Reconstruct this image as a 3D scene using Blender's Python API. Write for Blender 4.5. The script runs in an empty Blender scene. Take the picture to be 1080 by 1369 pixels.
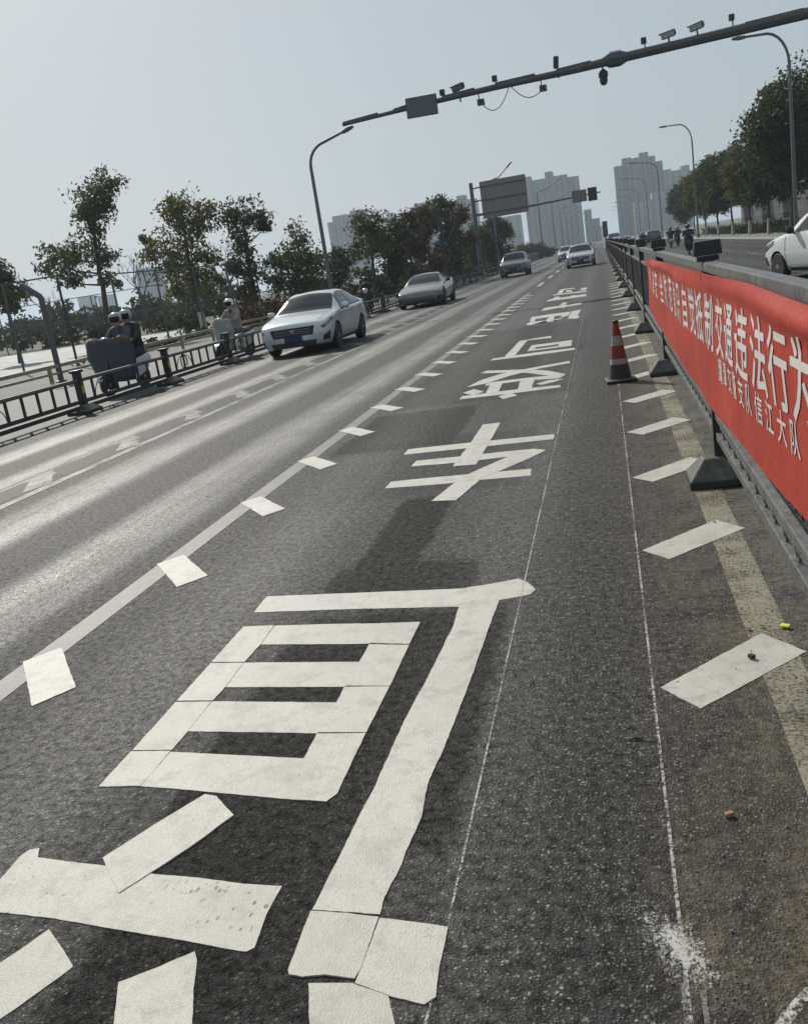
import bpy, bmesh, math, random
import numpy as np
from mathutils import Vector, Matrix
S = bpy.context.scene
C = S.collection
R = math.radians
PI = math.pi
rnd = random.Random(7)

# ------------------------------------------------------------------ camera
cam = bpy.data.cameras.new('camera')
co = bpy.data.objects.new('camera', cam)
C.objects.link(co)
M = Matrix(((0.967967, 0.090989, 0.23401), (0.200789, 0.279043, -0.939052), (-0.150742, 0.955958, 0.251835)))
co.matrix_world = Matrix.Translation((0, 0, 1.6)) @ M.to_4x4()
cam.sensor_fit = 'VERTICAL'
cam.sensor_height = 36.0
cam.lens = 1230 * 36 / 1369
cam.clip_start = 0.05
cam.clip_end = 9000
S.camera = co

# ------------------------------------------------------------------ world, sun, exposure
SUN_AZ, SUN_EL = -38.0, 39.0          # degrees left of the road direction (+Y), above the horizon
w = bpy.data.worlds.new('World')
S.world = w
w.use_nodes = True
nt = w.node_tree
nt.nodes.clear()
sky = nt.nodes.new('ShaderNodeTexSky')
sky.sky_type = 'NISHITA'
sky.sun_disc = False
sky.sun_elevation = R(SUN_EL)
sky.sun_rotation = R(SUN_AZ)
sky.altitude = 0
sky.air_density = 1.0
sky.dust_density = 3.0
sky.ozone_density = 1.5
hz = nt.nodes.new('ShaderNodeMixRGB')          # winter smog: part of the sky light is grey
hz.inputs[0].default_value = 0.80
hz.inputs[2].default_value = (4.75, 5.45, 5.9, 1)
bg = nt.nodes.new('ShaderNodeBackground')
bg.inputs[1].default_value = 0.084
wo = nt.nodes.new('ShaderNodeOutputWorld')
nt.links.new(sky.outputs[0], hz.inputs[1])
nt.links.new(hz.outputs[0], bg.inputs[0])
nt.links.new(bg.outputs[0], wo.inputs[0])
sl = bpy.data.lights.new('sun', 'SUN')
sl.energy = 3.9
sl.angle = R(0.5)
sl.color = (1.0, 0.95, 0.86)
so = bpy.data.objects.new('sun', sl)
C.objects.link(so)
sd = Vector((math.sin(R(SUN_AZ)) * math.cos(R(SUN_EL)), math.cos(R(SUN_AZ)) * math.cos(R(SUN_EL)), math.sin(R(SUN_EL))))
so.rotation_euler = (-sd).to_track_quat('-Z', 'Y').to_euler()
so.location = sd * 60
vs = S.view_settings
vs.view_transform = 'Standard'
vs.look = 'None'
vs.exposure = 0.14
vs.gamma = 1.0
vs.use_curve_mapping = False
S.cycles.volume_bounces = 0
S.cycles.max_bounces = 6
S.cycles.use_denoising = True

# ------------------------------------------------------------------ materials
def mat(name, col=(.5, .5, .5), rough=.6, metal=0.0, spec=.5, coat=0.0, emit=None):
    m = bpy.data.materials.new(name)
    m.use_nodes = True
    b = m.node_tree.nodes['Principled BSDF']
    b.inputs['Base Color'].default_value = (*col, 1)
    b.inputs['Roughness'].default_value = rough
    b.inputs['Metallic'].default_value = metal
    b.inputs['Specular IOR Level'].default_value = spec
    b.inputs['Coat Weight'].default_value = coat
    b.inputs['Coat Roughness'].default_value = .07
    return m

class NT:
    """short hand for building node trees"""
    def __init__(s, m):
        s.t = m.node_tree
        s.b = s.t.nodes['Principled BSDF']
        s.co = None
    def n(s, kind, **kw):
        nd = s.t.nodes.new('ShaderNode' + kind)
        for k, v in kw.items():
            setattr(nd, k, v)
        return nd
    def l(s, a, b):
        s.t.links.new(a, b)
    def put(s, sock, v):
        if hasattr(v, 'is_output') or isinstance(v, bpy.types.NodeSocket):
            s.l(v, sock)
        else:
            sock.default_value = v
    def coord(s):
        if s.co is None:
            s.co = s.n('TexCoord').outputs['Object']
        return s.co
    def math(s, op, a, b=0.0, c=0.0, clamp=False):
        nd = s.n('Math', operation=op)
        nd.use_clamp = clamp
        s.put(nd.inputs[0], a)
        s.put(nd.inputs[1], b)
        if op in ('MULTIPLY_ADD', 'SMOOTH_MIN', 'COMPARE'):
            s.put(nd.inputs[2], c)
        return nd.outputs[0]
    def noise(s, scale, detail=3, rough=.5, vec=None, dist=0.0):
        nd = s.n('TexNoise')
        nd.inputs['Scale'].default_value = scale
        nd.inputs['Detail'].default_value = detail
        nd.inputs['Roughness'].default_value = rough
        nd.inputs['Distortion'].default_value = dist
        s.l(vec or s.coord(), nd.inputs['Vector'])
        return nd.outputs['Fac']
    def noise_col(s, scale):
        nd = s.n('TexNoise')
        nd.inputs['Scale'].default_value = scale
        s.l(s.coord(), nd.inputs['Vector'])
        return nd.outputs['Color']
    def voro(s, scale, out='Distance', feature='F1', vec=None):
        nd = s.n('TexVoronoi', feature=feature)
        nd.inputs['Scale'].default_value = scale
        s.l(vec or s.coord(), nd.inputs['Vector'])
        return nd.outputs[out]
    def mapr(s, v, a, b, c=0.0, d=1.0, smooth=False):
        nd = s.n('MapRange')
        nd.clamp = True
        if smooth:
            nd.interpolation_type = 'SMOOTHSTEP'
        s.put(nd.inputs[0], v)
        for i, x in enumerate((a, b, c, d)):
            nd.inputs[i + 1].default_value = x
        return nd.outputs[0]
    def mix(s, f, a, b, mode='MIX'):
        nd = s.n('MixRGB', blend_type=mode)
        s.put(nd.inputs[0], f)
        s.put(nd.inputs[1], a if not isinstance(a, tuple) else (*a, 1)[:4])
        s.put(nd.inputs[2], b if not isinstance(b, tuple) else (*b, 1)[:4])
        return nd.outputs[0]
    def sep(s, vec):
        nd = s.n('SeparateXYZ')
        s.l(vec, nd.inputs[0])
        return nd.outputs
    def scalevec(s, sc, vec=None):
        nd = s.n('Mapping')
        nd.inputs['Scale'].default_value = sc
        s.l(vec or s.coord(), nd.inputs['Vector'])
        return nd.outputs[0]
    def bump(s, h, strength=1.0, dist=.003, normal=None):
        nd = s.n('Bump')
        nd.inputs['Strength'].default_value = strength
        nd.inputs['Distance'].default_value = dist
        s.l(h, nd.inputs['Height'])
        if normal:
            s.l(normal, nd.inputs['Normal'])
        return nd.outputs[0]
    def color(s, v): s.put(s.b.inputs['Base Color'], v)
    def rough(s, v): s.put(s.b.inputs['Roughness'], v)
    def normal(s, v): s.l(v, s.b.inputs['Normal'])

def gray(v):
    return (v, v, v)

def asphalt(name, base=.041, near=True):
    m = mat(name, rough=.6)
    t = NT(m)
    x, y, z = t.sep(t.coord())
    warp = t.n('VectorMath', operation='ADD')
    nz = t.n('TexNoise'); nz.inputs['Scale'].default_value = 60; t.l(t.coord(), nz.inputs['Vector'])
    sub = t.n('VectorMath', operation='SCALE'); sub.inputs['Scale'].default_value = .012
    t.l(nz.outputs['Color'], sub.inputs[0]); t.l(t.coord(), warp.inputs[0]); t.l(sub.outputs[0], warp.inputs[1])
    wv = warp.outputs[0]
    v1 = t.n('TexVoronoi'); v1.inputs['Scale'].default_value = 112; t.l(wv, v1.inputs['Vector'])
    v2 = t.n('TexVoronoi'); v2.inputs['Scale'].default_value = 66; t.l(wv, v2.inputs['Vector'])
    r1 = t.sep(v1.outputs['Color'])[0]
    r2 = t.sep(v2.outputs['Color'])[1]
    fine = t.noise(420, 2)
    blot = t.noise(.55, 4, .6)
    blot2 = t.noise(3.2, 3, .6)
    # stones in dark binder
    st1 = t.mapr(v1.outputs['Distance'], .22, .50, 1, 0)
    rr_ = t.math('MULTIPLY', r1, r1)
    stone = t.math('MULTIPLY', st1, t.mapr(rr_, .0, 1.0, .12, 1.0))
    col = t.mix(stone, gray(base * .34), (base * 4.4, base * 4.36, base * 4.15))
    st2 = t.mapr(v2.outputs['Distance'], .24, .38, 1, 0)
    big = t.math('MULTIPLY', st2, t.mapr(r2, .74, .77))
    col = t.mix(t.math('MULTIPLY', big, .8), col, (base * 4.3, base * 4.2, base * 3.95))
    pale = t.math('MULTIPLY', st1, t.mapr(r1, .955, .96))
    col = t.mix(t.math('MULTIPLY', pale, .9), col, (base * 8.0, base * 7.9, base * 7.4))
    # every stone has a broken face of its own tilt
    fc = t.n('VectorMath', operation='SUBTRACT'); t.l(v1.outputs['Color'], fc.inputs[0]); fc.inputs[1].default_value = (.5, .5, .5)
    fs_ = t.n('VectorMath', operation='SCALE'); t.l(fc.outputs[0], fs_.inputs[0]); t.l(t.math('MULTIPLY', st1, .75), fs_.inputs['Scale'])
    fa = t.n('VectorMath', operation='ADD'); t.l(fs_.outputs[0], fa.inputs[0]); t.l(t.n('NewGeometry').outputs['Normal'], fa.inputs[1])
    fn = t.n('VectorMath', operation='NORMALIZE'); t.l(fa.outputs[0], fn.inputs[0])
    v3 = t.n('TexVoronoi'); v3.inputs['Scale'].default_value = 31; t.l(wv, v3.inputs['Vector'])
    bs = t.math('MULTIPLY', t.mapr(v3.outputs['Distance'], .16, .24, 1, 0), t.mapr(t.sep(v3.outputs['Color'])[2], .86, .88))
    col = t.mix(t.math('MULTIPLY', bs, .8), col, (base * 4.6, base * 4.4, base * 4.0))
    clump = t.noise(26, 4, .75)
    cl2 = t.mapr(clump, .34, .66, .55, 1.5)
    cs_ = t.n('VectorMath', operation='SCALE'); t.l(col, cs_.inputs[0]); t.l(cl2, cs_.inputs['Scale']); col = cs_.outputs[0]
    k = t.math('MULTIPLY', t.mapr(blot, .3, .7, .82, 1.15), t.mapr(blot2, .3, .7, .88, 1.10))
    mul = t.n('VectorMath', operation='SCALE'); t.l(col, mul.inputs[0]); t.l(k, mul.inputs['Scale'])
    col = mul.outputs[0]
    # wheel tracks: polished by tyres (smoother), running along the lanes
    xw = t.math('ADD', x, t.math('MULTIPLY', t.math('SUBTRACT', t.noise(.12, 2), .5), .5))
    tr = t.math('COSINE', t.math('MULTIPLY', t.math('ADD', xw, .72), 2 * PI / 1.45))
    tr = t.math('MULTIPLY', t.mapr(tr, -.5, 1.0, 0, 1, True), t.mapr(x, -3.1, -2.4, 1, .25, True))
    streak = t.noise(1.0, 5, .7, t.scalevec((3.6, .05, 1)))
    tr = t.math('MULTIPLY', tr, t.mapr(streak, .32, .60, .30, 1.0))
    tr = t.math('MULTIPLY', tr, t.mapr(t.noise(1.3, 4, .65), .3, .62, .55, 1.0))
    tar = None
    # dust and rust-brown dirt beside the median
    dirt = t.math('MULTIPLY', t.mapr(x, -.15, .5, 0, 1, True), t.mapr(x, .75, 1.6, 1, 0))
    dirt = t.math('MULTIPLY', dirt, t.mapr(t.noise(3.2, 6, .75), .40, .58, .08, 1.0))
    dn = t.math('MULTIPLY', t.mapr(y, 1.9, 2.9, 1, 0, True), t.mapr(t.math('ADD', x, t.math('MULTIPLY', t.math('SUBTRACT', t.noise(5, 4), .5), .25)), -.10, .12, 0, 1, True))
    dirt = t.math('MAXIMUM', dirt, t.math('MULTIPLY', dn, t.mapr(t.noise(7.5, 6, .78), .42, .58, .05, 1.0)))
    col = t.mix(dirt, col, t.mix(t.mapr(t.noise(34, 5, .75), .32, .68), (.026, .023, .016), (.15, .128, .092)))
    # bitumen-darkened places where old lettering was blacked out: soft rounded boxes (cx, cy, half w, half l, amount)
    wob = t.n('TexNoise'); wob.inputs['Scale'].default_value = 3.5; wob.inputs['Detail'].default_value = 6; wob.inputs['Roughness'].default_value = .7; t.l(t.coord(), wob.inputs['Vector'])
    wx, wy, _z = t.sep(wob.outputs['Color'])
    jx = t.math('ADD', x, t.math('MULTIPLY', t.math('SUBTRACT', wx, .5), .16))
    jy = t.math('ADD', y, t.math('MULTIPLY', t.math('SUBTRACT', wy, .5), .4))
    for cx, cy, hw, hl, am in ((-1.36, 5.35, .19, 1.0, .80), (-1.22, 4.55, .42, .32, .75), (-1.08, 3.15, .50, .95, .85), (-.80, 2.5, .22, .8, .35), (-1.12, 2.0, .36, .48, .85), (-1.5, 7.5, .8, 1.1, .30),
                               (-2.1, 9.3, .6, 1.1, .65), (-1.6, 12.6, 1.1, 2.0, .40), (-1.5, 17.5, 1.1, 3.0, .35)):
        dx = t.mapr(t.math('ABSOLUTE', t.math('SUBTRACT', jx, cx)), hw - .03, hw + .035, 1, 0, True)
        dy = t.mapr(t.math('ABSOLUTE', t.math('SUBTRACT', jy, cy)), hl - .12, hl + .12, 1, 0, True)
        f = t.math('MULTIPLY', t.math('MULTIPLY', dx, dy), am)
        tar = f if tar is None else t.math('MAXIMUM', tar, f)
    dk = t.n('VectorMath', operation='SCALE'); t.l(col, dk.inputs[0]); t.l(t.math('SUBTRACT', 1, t.math('MULTIPLY', tar, .78)), dk.inputs['Scale'])
    col = dk.outputs[0]
    t.color(col)
    ro = t.math('SUBTRACT', t.mapr(fine, .3, .7, .56, .70), t.math('MULTIPLY', tr, .24))
    t.rough(ro)
    t.put(t.b.inputs['Specular IOR Level'], t.math('MULTIPLY', t.math('MULTIPLY', t.math('ADD', .20, t.math('MULTIPLY', tr, .62)), t.mapr(clump, .36, .64, .35, 1.55)), t.math('SUBTRACT', 1, t.math('MULTIPLY', tar, .7))))
    h = t.math('ADD', t.mapr(v1.outputs['Distance'], .15, .55, 1, 0), t.math('MULTIPLY', fine, .4))
    b1 = t.bump(h, .7, .004, fn.outputs[0])
    t.normal(t.bump(blot2, .2, .02, b1))
    return m

def paint(name, col, wear=.25, tint=(.30, .29, .27), holes=0.0, rough=.5):
    """thermoplastic road paint with grain, dirt and pin holes"""
    m = mat(name, rough=rough)
    t = NT(m)
    g = t.noise(330, 3, .7)
    d = t.noise(11, 6, .72)
    d2 = t.noise(1.7, 4, .6)
    c = t.mix(t.mapr(g, .3, .7, 0, .6), col, tuple(v * .62 for v in col))
    ps = t.math('MULTIPLY', t.mapr(t.voro(150), .12, .22, 1, 0), t.mapr(t.noise(7, 4, .7), .45, .62))
    c = t.mix(t.math('MULTIPLY', ps, .7), c, tuple(v * .25 for v in col))
    sk = t.mapr(t.noise(1.0, 5, .7, t.scalevec((14, 3.2, 1))), .46, .66)
    c = t.mix(t.math('MULTIPLY', sk, wear * .22), c, tuple(v * .55 for v in col))
    c = t.mix(t.mapr(d, .48, .72, 0, wear), c, tint)
    c = t.mix(t.mapr(d2, .40, .65, 0, wear * .9), c, tuple(v * .75 for v in col))
    sp = t.mapr(t.voro(26), .10, .14, 1, 0)
    sp = t.math('MULTIPLY', sp, t.mapr(t.noise(3.1, 3), .50, .58))
    c = t.mix(t.math('MULTIPLY', sp, .85 if holes else .35), c, (.05, .05, .05))
    if holes:
        hv = t.mapr(t.voro(46, vec=t.scalevec((1, .6, 1))), .20, .30, 1, 0)
        hv = t.math('MULTIPLY', hv, t.mapr(t.noise(9.0, 3), .46, .54))
        hv = t.math('MULTIPLY', hv, t.mapr(t.sep(t.coord())[0], -1.45, -1.25))
        c = t.mix(t.math('MULTIPLY', hv, holes), c, (.045, .045, .045))
    sc_ = t.math('MULTIPLY', t.mapr(t.noise(1.0, 5, .75, t.scalevec((30, 1.6, 1))), .50, .62), t.mapr(t.noise(1.1, 3, .6), .42, .60))
    c = t.mix(t.math('MULTIPLY', sc_, wear * .12), c, (.13, .13, .125))
    stn = t.math('MULTIPLY', t.mapr(t.noise(5.5, 6, .75), .50, .66), t.mapr(g, .3, .65, .25, 1.0))
    c = t.mix(t.math('MULTIPLY', stn, wear * .75), c, (.21, .205, .185))
    pit = t.math('MULTIPLY', t.mapr(t.voro(88), .10, .20, 1, 0), t.mapr(t.sep(t.noise_col(40))[0], .42, .62))
    c = t.mix(t.math('MULTIPLY', pit, .55), c, (.12, .12, .115))
    t.color(c)
    gr = t.math('MULTIPLY', t.mapr(t.noise(60, 4, .75), .54, .66), t.mapr(t.noise(2.6, 5, .7), .40, .62, .1, 1.0))
    t.color(t.mix(t.math('MULTIPLY', gr, .75), c, tint))
    b = t.bump(t.math('ADD', g, t.math('MULTIPLY', t.voro(240), .9)), .7, .0016)
    t.normal(t.bump(t.noise(26, 3), .18, .004, b))
    return m

def worn_paint(name, col, keep):
    """old line worn through to the road between the stones: broken cover"""
    m = mat(name, rough=.6)
    t = NT(m)
    n1 = t.noise(70, 4, .75)
    n2 = t.noise(2.2, 5, .7)
    f = t.math('ADD', t.math('MULTIPLY', n1, .75), t.math('MULTIPLY', n2, .55))
    a = t.mapr(f, .80 - keep * .35, .93 - keep * .35)
    t.color(t.mix(t.noise(24, 4, .7), tuple(v * .62 for v in col), tuple(v * 1.15 for v in col)))
    t.put(t.b.inputs['Alpha'], a)
    t.normal(t.bump(n1, .5, .003))
    return m

def rough_metal(name, col, rough=.5, metal=.0, var=.35, scale=14):
    m = mat(name, col, rough, metal)
    t = NT(m)
    d = t.noise(scale, 5, .7)
    t.color(t.mix(t.mapr(d, .35, .7, 0, 1), tuple(v * (1 - var) for v in col), tuple(v * (1 + var) for v in col)))
    t.rough(t.mapr(d, .3, .7, rough - .1, min(1, rough + .2)))
    t.normal(t.bump(t.noise(90, 3), .15, .002))
    return m

def leaf_mat(name, a, b, trans=.24):
    m = mat(name, a, .65, spec=.12)
    t = NT(m)
    geo = t.n('NewGeometry')
    c = t.mix(geo.outputs['Random Per Island'], a, b)
    t.color(c)
    tl = t.n('BsdfTranslucent')
    t.l(c, tl.inputs[0])
    mx = t.n('MixShader')
    mx.inputs[0].default_value = trans
    t.l(t.b.outputs[0], mx.inputs[1])
    t.l(tl.outputs[0], mx.inputs[2])
    out = [n for n in t.t.nodes if n.type == 'OUTPUT_MATERIAL'][0]
    t.l(mx.outputs[0], out.inputs[0])
    return m

def car_paint(name, col, metal=.35, rough=.28):
    m = mat(name, col, rough, metal, coat=.8)
    t = NT(m)
    t.color(t.mix(t.mapr(t.noise(3.0, 5, .65), .4, .75, 0, .22), col, tuple(v * .6 + .02 for v in col)))
    return m

MT = {}
MT['asphalt'] = asphalt('asphalt')
MT['white'] = paint('white_road_paint', (.50, .49, .435), .9)
MT['white2'] = paint('white_road_paint_newer', (.53, .52, .465), .8)
MT['whiteh'] = paint('white_road_paint_pitted', (.50, .49, .435), .85, holes=.97)
MT['faded'] = paint('faded_road_paint', (.115, .112, .104), .9, (.06, .06, .056))
MT['ghost'] = worn_paint('worn_line_paint', (.115, .115, .108), .78)
MT['yellow'] = worn_paint('worn_yellow_paint', (.235, .215, .155), .72)
MT['chalk'] = worn_paint('chalk_line', (.42, .42, .40), .62)
MT['powder'] = worn_paint('white_powder', (.50, .50, .48), .66)
MT['old_white'] = worn_paint('old_white_line', (.42, .41, .38), .5)
MT['ghostdark'] = worn_paint('blacked_out_paint', (.026, .026, .026), 1.35)
MT['ghostdark'].node_tree.nodes['Principled BSDF'].inputs['Specular IOR Level'].default_value = .12
MT['steel'] = rough_metal('dark_steel_paint', (.022, .022, .022), .42)
MT['rail'] = rough_metal('grey_rail_paint', (.105, .105, .10), .5, var=.4)
MT['railtop'] = rough_metal('grey_top_rail', (.11, .11, .107), .48, var=.3)
MT['rubber'] = rough_metal('black_rubber', (.024, .024, .024), .6, var=.5)
_t = NT(MT['rubber'])
_up = _t.sep(_t.n('NewGeometry').outputs['Normal'])[2]
_du = _t.math('MULTIPLY', _t.mapr(_up, .15, .8), _t.mapr(_t.noise(16, 6, .75), .36, .66, .15, 1.0))
_t.color(_t.mix(_du, (.022, .022, .022), (.13, .122, .108)))
MT['rubbergrey'] = rough_metal('dusty_rubber', (.075, .072, .066), .75, var=.5)
MT['gantry'] = rough_metal('dark_green_grey_steel', (.075, .085, .088), .5)
MT['lamp'] = rough_metal('lamp_post_grey', (.11, .12, .13), .5)
MT['tyre'] = rough_metal('tyre_rubber', (.018, .018, .018), .7)
MT['rim'] = mat('alloy', (.42, .43, .44), .3, .85)
MT['glass'] = mat('car_glass', (.008, .013, .017), .06, spec=.38)
MT['black'] = mat('black_plastic', (.016, .016, .017), .4)
MT['chrome'] = mat('chrome', (.6, .6, .6), .15, 1.0)
MT['blueplate'] = mat('blue_plate', (.014, .028, .10), .4)
MT['lampglass'] = mat('lamp_glass', (.45, .47, .5), .08, .3, coat=.8)
MT['redlens'] = mat('red_lens', (.20, .01, .01), .2)
MT['yellowtape'] = mat('yellow_reflective_tape', (.55, .33, .02), .4)
MT['red'] = rough_metal('red_plastic', (.24, .02, .015), .55, var=.4)
MT['conewhite'] = rough_metal('white_collar', (.28, .28, .26), .55, var=.4)
MT['concrete'] = rough_metal('concrete', (.15, .148, .14), .85, var=.2, scale=3)
MT['pale'] = rough_metal('pale_concrete', (.30, .30, .29), .8, var=.2, scale=2)
MT['bark'] = rough_metal('bark', (.055, .045, .036), .9, var=.5, scale=9)
MT['lime'] = rough_metal('limewash', (.42, .42, .40), .9, var=.35, scale=8)
MT['twig'] = rough_metal('grey_twigs', (.08, .07, .062), .9)
MT['leaf'] = leaf_mat('camphor_leaves', (.040, .052, .020), (.125, .138, .046))
MT['leafdark'] = leaf_mat('dark_leaves', (.026, .038, .016), (.080, .096, .034))
MT['leafolive'] = leaf_mat('olive_leaves', (.062, .066, .020), (.19, .175, .045))
MT['leafrust'] = leaf_mat('rusty_leaves', (.055, .034, .020), (.13, .075, .038))
MT['weed'] = leaf_mat('bank_weeds', (.028, .036, .015), (.075, .075, .035))
MT['sign'] = rough_metal('sign_back', (.21, .19, .18), .55, var=.15, scale=2)
MT['skin'] = mat('skin', (.36, .21, .15), .55)
MT['white_plastic'] = mat('white_scooter_plastic', (.62, .63, .63), .3, coat=.5)
MT['brown_cloth'] = rough_metal('brown_muff', (.13, .07, .035), .85)

# ------------------------------------------------------------------ mesh helpers
def obj(name, verts, faces, m=None, parent=None, smooth=False, loc=None):
    me = bpy.data.meshes.new(name)
    me.from_pydata([tuple(v) for v in verts], [], faces)
    me.validate()
    ms = m if isinstance(m, (list, tuple)) else [m]
    for q in ms:
        if q:
            me.materials.append(q)
    if smooth:
        me.polygons.foreach_set('use_smooth', [True] * len(me.polygons))
    me.update()
    o = bpy.data.objects.new(name, me)
    C.objects.link(o)
    if loc:
        o.location = loc
    if parent:
        o.parent = parent
    return o

def tag(o, label=None, cat=None, group=None, kind=None):
    for k, v in (('label', label), ('category', cat), ('group', group), ('kind', kind)):
        if v:
            o[k] = v
    return o

def empty(name, loc=(0, 0, 0), rz=0, label=None, cat=None, group=None):
    o = bpy.data.objects.new(name, None)
    C.objects.link(o)
    o.location = loc
    o.rotation_euler = (0, 0, rz)
    return tag(o, label, cat, group)

def copy_tree(o, parent=None, names=True):
    c = o.copy()
    C.objects.link(c)
    if parent:
        c.parent = parent
    for ch in [k for k in list(o.children)]:
        copy_tree(ch, c)
    return c

class MB:
    def __init__(s):
        s.v, s.f, s.mi, s.cur = [], [], [], 0
    def add(s, vs, fs):
        n = len(s.v)
        s.v += [tuple(v) for v in vs]
        s.f += [tuple(i + n for i in f) for f in fs]
        s.mi += [s.cur] * len(fs)
        return s
    def box(s, c, size, rot=None, taper=1.0):
        hx, hy, hz = size[0] / 2, size[1] / 2, size[2] / 2
        vs = []
        for z, k in ((-hz, 1.0), (hz, taper)):
            for x, y in ((-hx, -hy), (hx, -hy), (hx, hy), (-hx, hy)):
                p = Vector((x * k, y * k, z))
                if rot:
                    p = rot @ p
                vs.append(p + Vector(c))
        return s.add(vs, [(3, 2, 1, 0), (4, 5, 6, 7), (0, 1, 5, 4), (1, 2, 6, 5), (2, 3, 7, 6), (3, 0, 4, 7)])
    def prism(s, poly, z0, z1, axis='z'):
        """poly 2-D outline, extruded along the axis"""
        n = len(poly)
        f = {'z': lambda a, b, c: (a, b, c), 'x': lambda a, b, c: (c, a, b), 'y': lambda a, b, c: (a, c, b)}[axis]
        vs = [f(a, b, z0) for a, b in poly] + [f(a, b, z1) for a, b in poly]
        return s.add(vs, [tuple(range(n))[::-1], tuple(range(n, 2 * n))] + [(i, (i + 1) % n, n + (i + 1) % n, n + i) for i in range(n)])
    def tube(s, pts, rad, n=8, cap=True):
        pts = [Vector(p) for p in pts]
        if not isinstance(rad, (list, tuple)):
            rad = [rad] * len(pts)
        vs, up = [], None
        for i, p in enumerate(pts):
            d = (pts[min(i + 1, len(pts) - 1)] - pts[max(i - 1, 0)]).normalized()
            if up is None:
                up = Vector((0, 0, 1)) if abs(d.z) < .9 else Vector((1, 0, 0))
            a = d.cross(up)
            if a.length < 1e-4:
                a = d.cross(Vector((0, 1, 0)))
            a.normalize()
            b = a.cross(d).normalized()
            up = b
            for k in range(n):
                t = 2 * PI * k / n
                vs.append(p + (a * math.cos(t) + b * math.sin(t)) * rad[i])
        fs = []
        for i in range(len(pts) - 1):
            for k in range(n):
                fs.append((i * n + k, i * n + (k + 1) % n, (i + 1) * n + (k + 1) % n, (i + 1) * n + k))
        if cap:
            fs.append(tuple(range(n))[::-1])
            fs.append(tuple(range((len(pts) - 1) * n, len(pts) * n)))
        return s.add(vs, fs)
    def lathe(s, prof, c=(0, 0, 0), n=24, axis='z', cap=True):
        """prof: (radius, height) pairs"""
        vs = []
        for r, h in prof:
            for k in range(n):
                t = 2 * PI * k / n
                a, b = r * math.cos(t), r * math.sin(t)
                p = {'z': (a, b, h), 'x': (h, a, b), 'y': (a, h, b)}[axis]
                vs.append((p[0] + c[0], p[1] + c[1], p[2] + c[2]))
        fs = []
        for i in range(len(prof) - 1):
            for k in range(n):
                fs.append((i * n + k, i * n + (k + 1) % n, (i + 1) * n + (k + 1) % n, (i + 1) * n + k))
        if cap:
            fs.append(tuple(range(n))[::-1])
            fs.append(tuple(range((len(prof) - 1) * n, len(prof) * n)))
        return s.add(vs, fs)
    def build(s, name, m, parent=None, smooth=False, bevel=0, loc=None, angle=40):
        o = obj(name, s.v, s.f, m, parent, smooth, loc)
        if isinstance(m, (list, tuple)):
            o.data.polygons.foreach_set('material_index', s.mi)
        bm = bmesh.new()
        bm.from_mesh(o.data)
        bmesh.ops.recalc_face_normals(bm, faces=bm.faces)
        if bevel:
            es = [e for e in bm.edges if len(e.link_faces) == 2 and e.calc_face_angle(0) > R(30)]
            bmesh.ops.bevel(bm, geom=es, offset=bevel, segments=2, affect='EDGES', profile=.6, clamp_overlap=True)
        if smooth:
            for e in bm.edges:
                if len(e.link_faces) == 2 and e.calc_face_angle(0) > R(angle):
                    e.smooth = False
        bm.to_mesh(o.data)
        bm.free()
        return o

def sheet(name, x0, x1, y0, y1, z, m, kind='structure', nx=1, ny=1):
    vs = [(x0 + (x1 - x0) * i / nx, y0 + (y1 - y0) * j / ny, z) for j in range(ny + 1) for i in range(nx + 1)]
    fs = [(j * (nx + 1) + i, j * (nx + 1) + i + 1, (j + 1) * (nx + 1) + i + 1, (j + 1) * (nx + 1) + i) for j in range(ny) for i in range(nx)]
    return tag(obj(name, vs, fs, m), kind=kind)

HAZE = 0.00045
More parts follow.
